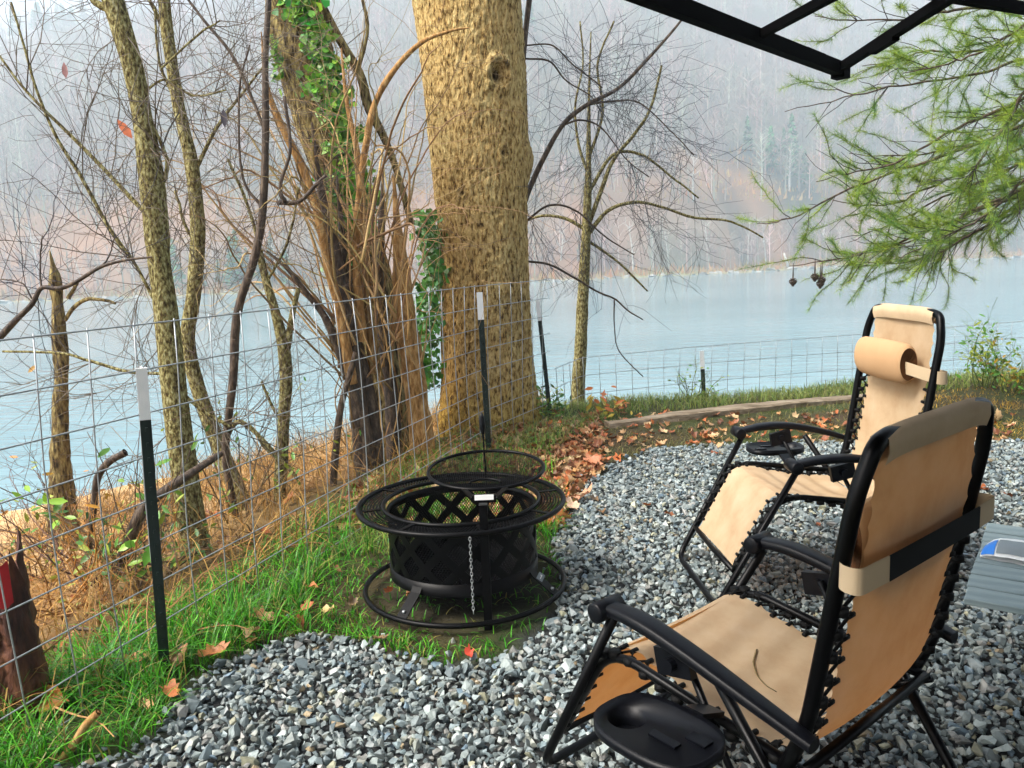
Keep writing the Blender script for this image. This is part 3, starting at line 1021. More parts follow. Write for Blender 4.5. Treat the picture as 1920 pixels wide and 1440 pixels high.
log('fallen_branch', 'thick dark broken branch leaning against the near fence post', [(415, 850, .3), (350, 893, .1), (295, 930, 0), (262, 965, -.1), (215, 1080, -.1)], 4.2, (13, 17, 20, 22, 20), 'bark_dark', 1)
log('fallen_branch', 'pale bare log lying on the bank behind the near post', [(190, 1138), (250, 1130), (310, 1128), (370, 1122), (425, 1140)], 3.75, (10, 13, 14, 13, 9), 'bark_moss', 2)
log('fallen_branch', 'short black stick lying in dry grass left of the near post', [(130, 1178), (175, 1180), (225, 1184), (265, 1200)], 3.25, (7, 9, 9, 6), 'bark_dark', 3)
log('fallen_branch', 'orange peeled stick in the grass at the bottom edge', [(185, 1335), (160, 1360), (135, 1400), (95, 1450)], 2.33, (14, 15, 17, 20), 'bark_tan', 4)
log('fallen_branch', 'black twiggy branch hooked in the brambles below the snag', [(235, 848), (200, 870), (182, 900), (175, 960), (165, 1040)], 4.35, (16, 14, 15, 12, 10), 'bark_dark', 5)
log('fallen_branch', 'grey twig standing in the grass slope under the vine tangle', [(597, 968), (608, 985), (604, 1005), (592, 1025)], 4.55, (5, 7, 7, 6), 'bark_moss', 6)


def red_stump():
    Y = 2.62
    b = PT(25, 1290, Y)
    z = gz1(b[0], b[1])
    root = thing('stump', 'splintered dark red-brown stump with red paint outside the fence', 'stump', (b[0], b[1], z))
    rg = np.random.default_rng(5)
    n, sides = 26, 26
    top = PT(45, 1045, Y)[2] - z
    mb = MB()
    th = np.arange(sides) / sides * 2 * math.pi
    V = np.zeros((n, sides, 3))
    prof = top * (.72 + .28 * np.cos(th - .5) + .16 * rg.normal(0, 1, sides))
    for i in range(n):
        f = i / (n - 1)
        r = .075 + .055 * (1 - f) ** 1.5 + .014 * np.sin(th * 7 + f) + rg.normal(0, .004, sides)
        V[i] = np.stack([r * np.cos(th), r * np.sin(th), -.08 + f * (prof + .08)], -1)
    mb.grid(V.transpose(1, 0, 2), closed_u=True)
    ctr = np.array([[0, 0, top * .35]])
    mb.add(np.vstack([V[-1], ctr]), None, [(k, (k + 1) % sides, sides) for k in range(sides)])
    mb.build('wood', material('stump_wood', [(.012, .005, .004), (.07, .022, .012), (.16, .06, .025)], 16, 7, (1, 1, .25), rough=.7, bump=.9, bscale=40, bdist=.015, tint=False), root)
    mb = MB()
    a = np.linspace(-1.15, -.55, 7)
    hh = np.linspace(top * .74, top * 1.0, 6)
    G = np.array([[[(.095 - .012 * (h / top)) * math.cos(t), (.095 - .012 * (h / top)) * math.sin(t), h + .008 * math.sin(t * 9)] for h in hh] for t in a])
    mb.grid(G)
    p = mb.build('paint_patch', M['red'], root)
    p['label'] = 'bright red painted patch'


red_stump()


# ------------------------------------------------------------------ wire fences and steel posts
def fence_post(parent, top, base, o, w=.035, tip=.19, face=(0, -1, 0)):
    top, base = np.asarray(top, float) - o, np.asarray(base, float) - o
    ax = norm(top - base)
    f = np.asarray(face, float)
    f = norm(f - ax * (f @ ax))
    sd = np.cross(ax, f)
    L = np.linalg.norm(top - base)

    def tee(a, b):
        mb = MB()
        A, B = base + ax * a, base + ax * b
        mb.bar(A, B, w, .006, f)
        mb.bar(A - f * .017, B - f * .017, .006, .030, f)
        return mb
    p = tee(0, L - tip).build('fence_post', M['postgreen'], parent, smooth=False)
    tp = tee(L - tip, L).build('white_tip', M['white'], p, smooth=False)
    mb = MB()
    k = .08
    while k < L - tip - .02:
        mb.box(base + ax * k + f * .006 + sd * .001, (.008, .010, .014), np.stack([sd, f, ax], 1))
        k += .055
    mb.build('studs', M['postgreen'], p, smooth=False, kind='stuff')
    return p


def wires(parent, line, o, heights, step, r, zfun=None, lean=0.0, seed=1, low=-.03):
    """line: plan polyline; heights: list of wire heights"""
    rg = np.random.default_rng(seed)
    L = np.asarray(line, float)
    seg = np.hypot(*np.diff(L, axis=0).T)
    cum = np.concatenate([[0], np.cumsum(seg)])
    tot = cum[-1]
    at = lambda s: np.array([np.interp(s, cum, L[:, 0]), np.interp(s, cum, L[:, 1])])
    zf = zfun or (lambda s: 0.0)
    bow = lambda s, h: .012 * math.sin(s * 1.7 + h * 3)
    for h in heights:
        ss = np.linspace(0, tot, int(tot / .15) + 2)
        P = []
        for s in ss:
            a = at(s)
            P.append([a[0] + bow(s, h), a[1] + bow(s, h), zf(s) + h])
        mb = MB()
        mb.tube(np.array(P) - o, r, 6)
        mb.build('horizontal_wire', M['wire'], parent)
    s = .07
    while s < tot:
        a = at(s)
        P = [[a[0] + bow(s, h) + rg.normal(0, .001), a[1] + bow(s, h) - r * 1.6, zf(s) + h] for h in np.linspace(min(heights) + low, max(heights) + .01, 7)]
        mb = MB()
        mb.tube(np.array(P) - o, r * .92, 6)
        mb.build('vertical_wire', M['wire'], parent)
        s += step


def fences():
    A, B, Cc = np.array([-2.02, 1.15]), np.array([-.26, 6.28]), np.array([.36, 7.5])
    o = np.array([-1.36, 2.8, 0])
    f1 = thing('wire_fence', 'galvanised wire mesh fence along the bank with white-tipped dark posts', 'fence', o)
    wires(f1, [A, B, Cc], o, [.02, .16, .32, .48, .65, .82, .985, 1.15, 1.32], .205, .0031)
    p = PT(265, 690, 2.72)
    b = PT(311, 1285, 2.84)
    fence_post(f1, p, b + np.array([0, 0, -.05]), o, .036, .185, (.5, -1, 0))
    fence_post(f1, PT(899, 548, 6.15), PT(918, 870, 6.15), o, .046, .21, (.35, -1, 0))
    fence_post(f1, PT(1008, 563, 7.4), PT(1034, 800, 7.4), o, .040, .19, (.35, -1, 0))
    # the second run just below the crest
    line = [(.40, 7.62), (.75, 8.35), (2.02, 8.72), (4.0, 9.05), (6.2, 9.45), (8.5, 9.8)]
    o = np.array([2.02, 8.72, gz1(2.02, 8.72)])
    f2 = thing('wire_fence', 'thin wire fence running below the grassy crest in front of the river', 'fence', o)
    zl = lambda s: .46 - .95 + .018 * s
    wires(f2, line, o, [.02, .2, .38, .56, .76, .95], .188, .0032, zl)
    fence_post(f2, PT(1316, 658, 8.62), PT(1322, 800, 8.62), o, .045, .20)
    fence_post(f2, PT(994, 672, 8.3), PT(1001, 800, 8.3), o, .045, .24)


fences()

# ------------------------------------------------------------------ landscape timber on the crest
tl, tr = gz(1138, 795, .03), gz(1640, 742, .03)
d = norm(tr - tl)
mb = MB()
L = np.linalg.norm(tr - tl) + .6
yv = np.cross([0, 0, 1], d)
nl = 60
sec = [(-.06, 0), (-.065, .055), (-.05, .07), (.045, .07), (.06, .055), (.06, 0)]
V = np.zeros((nl, 6, 3))
rg = np.random.default_rng(2)
for i in range(nl):
    s = L * i / (nl - 1)
    p = np.array([0, 0, 0]) + d * s
    for j, (a, b) in enumerate(sec):
        nz = vnoise(np.array([[s * 3, j * 2.7, 1]]), 3)[0] * .008 + vnoise(np.array([[s * 14, j * 2.7, 5]]), 4)[0] * .003
        V[i, j] = p + yv * (a + nz) + np.array([0, 0, b + nz + .02 * math.sin(s * 1.1)])
mb.grid(V)
mb.grid(V[:, [5, 0]])
mb.add(V[0], [(0, 1, 4, 5), (1, 2, 3, 4)])
mb.add(V[-1], [(5, 4, 1, 0), (4, 3, 2, 1)])
ob = mb.build('landscape_timber', M['timber'], None, smooth=False, label='long weathered timber lying along the grassy crest', category='timber')
ob.location = (tl[0], tl[1], -.02)
#PART2
# ------------------------------------------------------------------ far bank and mountainside woods
def proto_bare(seed, pale):
    rg = np.random.default_rng(seed)
    V, T, C = [], [], []
    n = 0
    tc = np.array([.36, .34, .33]) if pale else np.array([.22, .20, .19])
    bend = rg.normal(0, .03, 2)
    zs = [0, .3, .6, .95]
    rs = [.013, .010, .007, .002]
    ring = []
    for z, r in zip(zs, rs):
        for k in range(3):
            a = k * 2.094
            ring.append((bend[0] * z * z + r * math.cos(a), bend[1] * z * z + r * math.sin(a), z))
    V += ring
    C += [tc] * 12
    for i in range(3):
        for k in range(3):
            a, b, c, d_ = i * 3 + k, i * 3 + (k + 1) % 3, i * 3 + 3 + (k + 1) % 3, i * 3 + 3 + k
            T += [(a, b, c), (a, c, d_)]
    n = 12
    for k in range(70):
        z = rg.uniform(.28, .98)
        big = k < 16
        a = rg.uniform(0, 6.283)
        L = (.30 if big else .16) * rg.uniform(.6, 1.2) * (1.25 - z * .6)
        off = 0 if big else rg.uniform(0, .20) * (1.2 - abs(z - .65))
        p = np.array([bend[0] * z * z + off * math.cos(a), bend[1] * z * z + off * math.sin(a), z])
        dr = np.array([math.cos(a + rg.normal(0, .5)), math.sin(a + rg.normal(0, .5)), rg.uniform(.5, 1.6)])
        dr = dr / np.linalg.norm(dr)
        w = (.006 if big else .0045)
        sd = np.cross(dr, rg.normal(0, 1, 3))
        sd = sd / np.linalg.norm(sd) * w
        V += [p - sd, p + sd, p + dr * L]
        cc = tc * rg.uniform(.8, 1.2) if big else tc * np.array([.95, .85, .85]) * rg.uniform(.7, 1.2)
        C += [cc] * 3
        T += [(n, n + 1, n + 2)]
        n += 3
    return np.array(V), np.array(T), np.array(C)


def proto_pine(seed):
    rg = np.random.default_rng(seed)
    V, T, C = [], [], []
    n = 0
    for k in range(130):
        z = rg.uniform(.18, 1.0)
        a = rg.uniform(0, 6.283)
        L = .22 * (1.04 - z) * rg.uniform(.6, 1.2) + .02
        p = np.array([0, 0, z])
        q = np.array([math.cos(a) * L, math.sin(a) * L, z - .05 + rg.normal(0, .02)])
        sd = np.array([-math.sin(a), math.cos(a), rg.normal(0, .5)]) * .035
        V += [p, q - sd, q + sd]
        C += [np.array([.05, .14, .06]) * rg.uniform(.6, 1.5)] * 3
        T += [(n, n + 1, n + 2)]
        n += 3
    return np.array(V), np.array(T), np.array(C)


def far_woods():
    rg = np.random.default_rng(77)
    protos = [proto_bare(s, s % 4 == 0) for s in range(8)] + [proto_pine(s) for s in range(3)]
    mb = MB()
    N = 5200
    t = 6 + 455 * rg.uniform(0, 1, N) ** 1.25
    x = rg.uniform(-1, 1, N) * (180 + t * .75) + 40
    y = far_shore_y(x) + t
    z = ground_z(x, y)
    h = rg.uniform(10, 19, N)
    near = t < 40
    h[near] = rg.uniform(6, 17, near.sum())
    ev = fbm(np.stack([x / 70, y / 70, np.zeros(N)], -1), 3, 41) > .42
    kind = np.where(ev & (rg.uniform(0, 1, N) < .6), rg.integers(8, 11, N), rg.integers(0, 8, N))
    for k, (V, T, C) in enumerate(protos):
        m = np.where(kind == k)[0]
        if not len(m):
            continue
        a = rg.uniform(0, 6.283, len(m))
        ca, sa = np.cos(a)[:, None], np.sin(a)[:, None]
        hh = h[m][:, None]
        wv = hh * (1.25 if k < 8 else 1.0)
        P = np.stack([x[m][:, None] + wv * (V[None, :, 0] * ca - V[None, :, 1] * sa), y[m][:, None] + wv * (V[None, :, 0] * sa + V[None, :, 1] * ca),
                      z[m][:, None] - .3 + hh * V[None, :, 2]], -1).reshape(-1, 3)
        hue = rg.uniform(0, 1, (len(m), 1))
        tintc = np.array([1.35, .95, .95]) * (1 - hue) + np.array([.85, 1.05, .80]) * hue
        Cc = (C[None] * tintc[:, None] * rg.uniform(.8, 1.25, (len(m), 1, 1))).reshape(-1, 3)
        Tt = (T[None] + (np.arange(len(m)) * len(V))[:, None, None]).reshape(-1, 3)
        mb.add(P, None, Tt, Cc)
    # russet undergrowth along the bank
    N = 16000
    t = 2 + 48 * rg.uniform(0, 1, N) ** 1.2
    x = rg.uniform(-170, 300, N)
    y = far_shore_y(x) + t
    z = ground_z(x, y)
    s = rg.lognormal(-.1, .45, N)[:, None]
    ang = rg.uniform(0, 6.283, N)
    b = np.stack([x, y, z], -1)
    u = np.stack([np.cos(ang), np.sin(ang), np.zeros(N)], -1)
    V = np.stack([b - u * s * .22, b + u * s * .22, b + u * s * rg.uniform(-.5, .5, (N, 1)) + np.array([0, 0, 1]) * s], 1).reshape(-1, 3)
    hue = rg.uniform(0, 1, (N, 1))
    c = np.array([.40, .17, .07]) * (1 - hue) + np.array([.30, .25, .09]) * hue
    mb.add(V, None, np.arange(3 * N).reshape(-1, 3), np.repeat(c, 3, 0))
    mb.build('far_woods', M['farwood'], None, smooth=False, kind='stuff', label='hazy leafless woods covering the mountainside across the river')


far_woods()


def far_spot(px, t):
    x = 0.0
    for _ in range(8):
        Y = float(far_shore_y(x)) + t
        x = PT(px, 500, Y)[0]
    return x, Y, gz1(x, Y)


def pale_tree_mesh(seed, lean=0.0, spread=1.0, bare=False):
    rg = np.random.default_rng(seed)
    mb = MB()
    P = wander((0, 0, -.3), (lean, 0, 1), 14.5, 14, .03, .02, rg)
    mb.tube(P, np.linspace(.30, .06, 15), 7)
    if not bare:
        for k in range(12):
            i = rg.integers(5, 14)
            a = rg.uniform(0, 6.28)
            Q = wander(P[i], (math.cos(a) * spread, math.sin(a) * spread, .9), rg.uniform(2, 4.5), 7, .14, .04, rg)
            mb.tube(Q, np.linspace(.09, .02, 8), 4, caps=False)
            twigs(mb, Q, .03, 0, rg, 5, (.8, 2.0), .15, .03, (.9, .85, .8), rmin=.012)
    return mb.mesh('pale_tree', M['palebark'])


pm = [pale_tree_mesh(s) for s in (1, 2, 3, 4)]
row = [(1187, 14, 1.0), (1225, 20, .85), (1255, 10, .8), (1327, 16, .9), (1357, 22, 1.05), (1402, 18, 1.0), (1437, 12, .95), (1478, 30, .9), (1577, 16, .8),
       (1785, 20, 1.0), (1838, 14, .9), (1890, 18, 1.0), (520, 14, .9), (610, 20, .9), (450, 16, .8), (380, 20, .9), (250, 12, .8), (1050, 16, .9), (1300, 26, 1.0), (1540, 24, 1.0), (1690, 22, .9)]
for k, (px, t, sc) in enumerate(row):
    x, y, z = far_spot(px, t)
    ob = link('bare_tree', pm[k % 4], None, label='mid-sized pale leafless tree in the row along the far bank', category='tree', group='pale bare trees on the far bank')
    ob.location = (x, y, z)
    ob.scale = (sc, sc, sc)
    ob.rotation_euler = (0, 0, k * 1.7)
for px, t, sc, lab, mesh in ((1745, 8, 1.5, 'tallest bright white trunk on the far bank behind the pine boughs', pale_tree_mesh(9, .02)),
                             (1635, 10, 1.05, 'slim white trunk on the far bank left of the tallest one', pale_tree_mesh(10, 0)),
                             (72, 14, 1.35, 'white branching sycamore on the far bank at picture left', pale_tree_mesh(11, -.05, 1.6)),
                             (160, 7, .75, 'short leaning white trunk on the far bank near the snag', pale_tree_mesh(12, -.35))):
    x, y, z = far_spot(px, t)
    ob = link('bare_tree', mesh, None, label=lab, category='tree')
    ob.location = (x, y, z)
    ob.scale = (sc, sc, sc)
x, y, z = far_spot(1480, 3)
mb = MB()
mb.tube([(0, 0, -.2), (-.9, .2, 2.4), (-1.5, .4, 4.6)], [.42, .36, .28], 8)
ob = mb.build('dead_trunk', M['palebark'], None, label='bleached leaning dead trunk at the far water edge', category='trunk')
ob.location = (x, y, z)
mb = MB()
rg = np.random.default_rng(8)
for k in range(420):
    xx = rg.uniform(-140, 280)
    yy = float(far_shore_y(xx)) + rg.uniform(-1.5, 3.5)
    s = rg.uniform(.3, 1.5)
    v = norm(rg.normal(0, 1, (6, 3))) * s * np.array([1.6, 1, .6])
    mb.add(v + np.array([xx, yy, WATER_Z + .1]), None, [(0, 1, 2), (0, 2, 3), (0, 3, 4), (1, 2, 5), (2, 3, 5), (3, 4, 5), (0, 4, 1), (1, 4, 5)])
mb.build('shore_rocks', M['rock'], None, smooth=False, kind='stuff', label='pale rocks along the far waterline')


# ------------------------------------------------------------------ pine boughs from the right
def pine():
    rg = np.random.default_rng(55)
    base = np.array([6.3, 7.4])
    root = thing('pine_tree', 'pine with dark sweeping boughs and bright green needles at upper right', 'tree', (base[0], base[1], gz1(*base)))
    o = np.array(root.location)
    mb = MB()
    tr = np.array([[0, 0, -.3], [0.02, 0, 2], [.05, .02, 5], [.05, 0, 9], [0, 0, 13]])
    lumpy(mb, catmull(tr, 40), np.linspace(.24, .06, 40), 14, .12, 8, 4)
    mb.build('trunk', M['bark_dark'], root)
    boughs = [([(2150, 120), (1920, 235), (1760, 300), (1600, 350), (1440, 425), (1370, 450)], 6.6, 7), ([(2150, 200), (1920, 345), (1790, 400), (1690, 450), (1590, 500)], 6.4, 8),
              ([(2150, 170), (1920, 280), (1800, 330), (1660, 400), (1540, 455)], 6.9, 7), ([(2150, 120), (1920, 180), (1780, 240), (1620, 320), (1500, 350)], 6.2, 7),
              ([(2150, 60), (1920, 105), (1770, 150), (1600, 180), (1420, 215)], 7.0, 6), ([(2150, -30), (1920, 10), (1800, 30), (1660, 40), (1500, 35)], 6.6, 7),
              ([(2150, -60), (1960, -10), (1840, 60), (1730, 110), (1630, 130)], 6.0, 6), ([(2150, 240), (1920, 350), (1810, 420), (1740, 460), (1660, 500)], 6.7, 7),
              ([(2150, 150), (1920, 250), (1720, 330), (1590, 380), (1470, 370)], 7.3, 6), ([(2150, 190), (1920, 310), (1840, 390), (1760, 440), (1660, 480)], 6.0, 7),
              ([(2150, 130), (1920, 205), (1830, 260), (1700, 290), (1570, 290)], 6.7, 6), ([(2150, 240), (1920, 365), (1830, 420), (1690, 490), (1520, 485)], 7.1, 6),
              ([(2150, 90), (1920, 150), (1850, 210), (1780, 300), (1740, 370)], 5.9, 6), ([(2150, 230), (1920, 360), (1750, 430), (1620, 485), (1540, 512), (1478, 522)], 6.6, 6), ([(2150, 30), (1920, 60), (1800, 90), (1680, 95), (1560, 120)], 7.2, 6)]
    needles = MB()
    spray = MB()
    for pts, Y, w in boughs:
        c = catmull([PT(p[0] + (45 if p[0] > 1490 or p[1] < 500 else 0), p[1] - 8, Y) for p in pts], 34)
        st = np.array([base[0], base[1], min(c[0, 2] + .6, 9)])
        c = np.vstack([catmull([st, c[0] * .5 + st * .5, c[0]], 6)[:-1], c])
        c[1:] += np.cumsum(rg.normal(0, .008, (len(c) - 1, 3)), 0)
        mb = MB()
        mb.tube(c - o, np.linspace(px_r(w * 1.5, Y), .003, len(c)), 6)
        mb.build('bough', M['bark_dark'], root)
        for k in range(40):                                  # side sprays
            i = int(rg.uniform(.22, .92) * (len(c) - 1))
            ax = norm(c[min(i + 1, len(c) - 1)] - c[i - 1])
            v = norm(np.cross(ax, rg.normal(0, 1, 3)) + np.array([0, 0, -.12]))
            Q = wander(c[i], ax * .8 + v * .75, rg.uniform(.2, .6), 7, .16, .015, rg)
            spray.tube(Q - o, np.linspace(.004, .0016, 8), 4, np.array([.05, .04, .035]), caps=False)
            if rg.uniform() < .30:
                continue
            dens = np.clip((len(c) - i) / len(c), 0, 1)
            for m in range(12):
                j = rg.integers(2, 8)
                p = Q[j] if j < 7 else Q[-1]
                ad = norm(Q[min(j + 1, 7)] - Q[j - 1])
                nn = 24
                dv = norm(ad * rg.uniform(.1, 1.1, (nn, 1)) + rg.normal(0, .62, (nn, 3)))
                L = rg.uniform(.045, .10, (nn, 1))
                p0 = p + ad * rg.uniform(-.06, .06, (nn, 1))
                sd = norm(np.cross(dv, rg.normal(0, 1, (nn, 3)))) * .0012
                V = np.stack([p0 - sd, p0 + sd, p0 + dv * L], 1).reshape(-1, 3) - o
                hue = rg.uniform()
                col = (np.array([.30, .38, .03]) * hue + np.array([.07, .19, .05]) * (1 - hue)) * rg.uniform(.7, 1.5)
                needles.add(V, None, np.arange(3 * nn).reshape(-1, 3), col)
    spray.build('branchlets', M['twig'], root, kind='stuff')
    needles.build('needles', M['needle'], root, kind='stuff', smooth=False)
    for px, py in ((1487, 536), (1528, 527), (1538, 540), (1541, 533)):
        mb = MB()
        p = PT(px, py - 15, 6.6)
        n = 8
        prof = np.array([0, .012, .02, .022, .02, .014, .006, 0]) * 1.2
        for i in range(1, 7):
            for a in range(7):
                t_ = a * .9 + i * .5
                q = np.array([math.cos(t_) * prof[i], math.sin(t_) * prof[i], -.01 * i])
                mb.box(q, (.016, .012, .006), np.array(Matrix.Rotation(t_, 3, 'Z') @ Matrix.Rotation(-.5, 3, 'Y')))
        mb.tube([(0, 0, .12), (0, 0, -.07)], [.002, .010], 5)
        ob = mb.build('pine_cone', M['bark_dark'], root, smooth=False)
        ob.location = p - o


pine()


# ------------------------------------------------------------------ gravel
def hull_stone(seed):
    rg = np.random.default_rng(seed)
    bm = bmesh.new()
    for k in range(11):
        v = norm(rg.normal(0, 1, 3)) * rg.uniform(.75, 1.0)
        bm.verts.new(v * np.array([1, .78, .55]) * .5)
    r = bmesh.ops.convex_hull(bm, input=bm.verts)
    bmesh.ops.delete(bm, geom=[g for g in r['geom_interior'] if isinstance(g, bmesh.types.BMVert)], context='VERTS')
    bmesh.ops.triangulate(bm, faces=bm.faces)
    bm.verts.index_update()
    V = np.array([v.co[:] for v in bm.verts])
    T = np.array([[v.index for v in f.verts] for f in bm.faces])
    bm.free()
    return V, T


def rand_rot(n, rg):
    q = norm(rg.normal(0, 1, (n, 4)))
    w, x, y, z = q.T
    return np.stack([np.stack([1 - 2 * (y * y + z * z), 2 * (x * y - z * w), 2 * (x * z + y * w)], -1), np.stack([2 * (x * y + z * w), 1 - 2 * (x * x + z * z), 2 * (y * z - x * w)], -1),
                     np.stack([2 * (x * z - y * w), 2 * (y * z + x * w), 1 - 2 * (x * x + y * y)], -1)], 1)


def gravel():
    rg = np.random.default_rng(99)
    xs = np.arange(-2.2, 5.6, .0275)
    ys = np.arange(1.0, 6.6, .0275)
    X, Y = np.meshgrid(xs, ys)
    X = X.ravel() + rg.uniform(-.0135, .0135, X.size)
    Y = Y.ravel() + rg.uniform(-.0135, .0135, Y.size)
    jx = X + .05 * fbm(np.stack([X * 6, Y * 6, X * 0], -1), 2, 1)
    jy = Y + .05 * fbm(np.stack([X * 6, Y * 6, X * 0], -1), 2, 2)
    inn = in_poly(jx, jy, GRAVEL)
    near = in_poly(jx + rg.normal(0, .10, X.size), jy + rg.normal(0, .10, X.size), GRAVEL) & (rg.uniform(0, 1, X.size) < .12)
    k = (inn | near) & (X / np.maximum(Y, .1) < 1.15)
    X, Y = X[k], Y[k]
    N = len(X)
    Z = ground_z(X, Y) + rg.uniform(-.008, .018, N) + .015 * fbm(np.stack([X * 3, Y * 3, X * 0], -1), 2, 6)
    S = rg.lognormal(math.log(.041), .30, N)
    # a lower layer filling the gaps
    g2 = np.stack(np.meshgrid(np.arange(-2.2, 5.2, .034), np.arange(1.2, 6.4, .034)), -1).reshape(-1, 2) + rg.uniform(-.014, .014, (218 * 153, 2))[:len(np.arange(-2.2, 5.2, .034)) * len(np.arange(1.2, 6.4, .034))]
    g2 = g2[in_poly(g2[:, 0], g2[:, 1], GRAVEL) & (g2[:, 0] / np.maximum(g2[:, 1], .1) < 1.0)]
    X, Y = np.concatenate([X, g2[:, 0]]), np.concatenate([Y, g2[:, 1]])
    Z = np.concatenate([Z, ground_z(g2[:, 0], g2[:, 1]) - .016 + rg.uniform(-.006, .004, len(g2))])
    S = np.concatenate([S, rg.uniform(.032, .046, len(g2))])
    N = len(X)
    pal = np.array([(.30, .32, .33), (.22, .24, .25), (.38, .40, .40), (.17, .20, .22), (.34, .33, .30), (.26, .29, .31), (.33, .30, .29), (.40, .36, .26), (.17, .22, .28), (.46, .46, .45), (.34, .24, .15)])
    pr = np.array([.19, .16, .14, .10, .09, .12, .08, .04, .04, .03, .01])
    ci = rg.choice(len(pal), N, p=pr / pr.sum())
    col = pal[ci] * rg.uniform(.75, 1.3, (N, 1)) * np.array([.66, .73, .70])
    mb = MB()
    protos = [hull_stone(s) for s in range(14)]
    kind = rg.integers(0, 14, N)
    for p, (V, T) in enumerate(protos):
        m = np.where(kind == p)[0]
        Rm = rand_rot(len(m), rg)
        P = np.einsum('nij,vj->nvi', Rm, V) * S[m][:, None, None]
        P[..., 2] *= .85
        P += np.stack([X[m], Y[m], Z[m] + .004], -1)[:, None]
        Tt = (T[None] + (np.arange(len(m)) * len(V))[:, None, None]).reshape(-1, 3)
        mb.add(P.reshape(-1, 3), None, Tt, np.repeat(col[m], len(V), 0))
    mb.build('gravel', M['stone'], None, smooth=False, kind='stuff', label='loose blue-grey crushed stone gravel covering the patio')


gravel()


# ------------------------------------------------------------------ grass, straw, leaf litter
def blades(mb, X, Y, L, w, cols, rg, lean=.6, n=4):
    N = len(X)
    Z = ground_z(X, Y) - .01
    a = rg.uniform(0, 6.283, N)
    d = np.stack([np.cos(a), np.sin(a), np.zeros(N)], -1)
    s = np.stack([-np.sin(a), np.cos(a), np.zeros(N)], -1)
    k = (rg.uniform(.15, 1.0, N) * lean)[:, None]
    b = np.stack([X, Y, Z], -1)
    L = np.asarray(L)[:, None]
    w = np.broadcast_to(np.asarray(w, float), (N,))[:, None]
    rows = []
    for i in range(n):
        t = i / n
        c = b + d * L * k * t ** 1.8 * 1.3 + np.array([0, 0, 1]) * L * (t - .45 * k * t * t)
        ww = w * (1 - t * .55)
        rows += [c - s * ww, c + s * ww]
    tip = b + d * L * k * 1.3 + np.array([0, 0, 1]) * L * (1 - .55 * k)
    V = np.stack(rows + [tip], 1)
    m = 2 * n + 1
    o = (np.arange(N) * m)[:, None]
    q = np.concatenate([o + np.array([[2 * i, 2 * i + 1, 2 * i + 3, 2 * i + 2]]) for i in range(n - 1)])
    t = o + np.array([[2 * n - 2, 2 * n - 1, 2 * n]])
    mb.add(V.reshape(-1, 3), q, t, np.repeat(cols, m, 0))


def mixcol(a, b, N, rg, lo=.6, hi=1.35):
    h = rg.uniform(0, 1, (N, 1))
    return (np.array(a) * (1 - h) + np.array(b) * h) * rg.uniform(lo, hi, (N, 1))


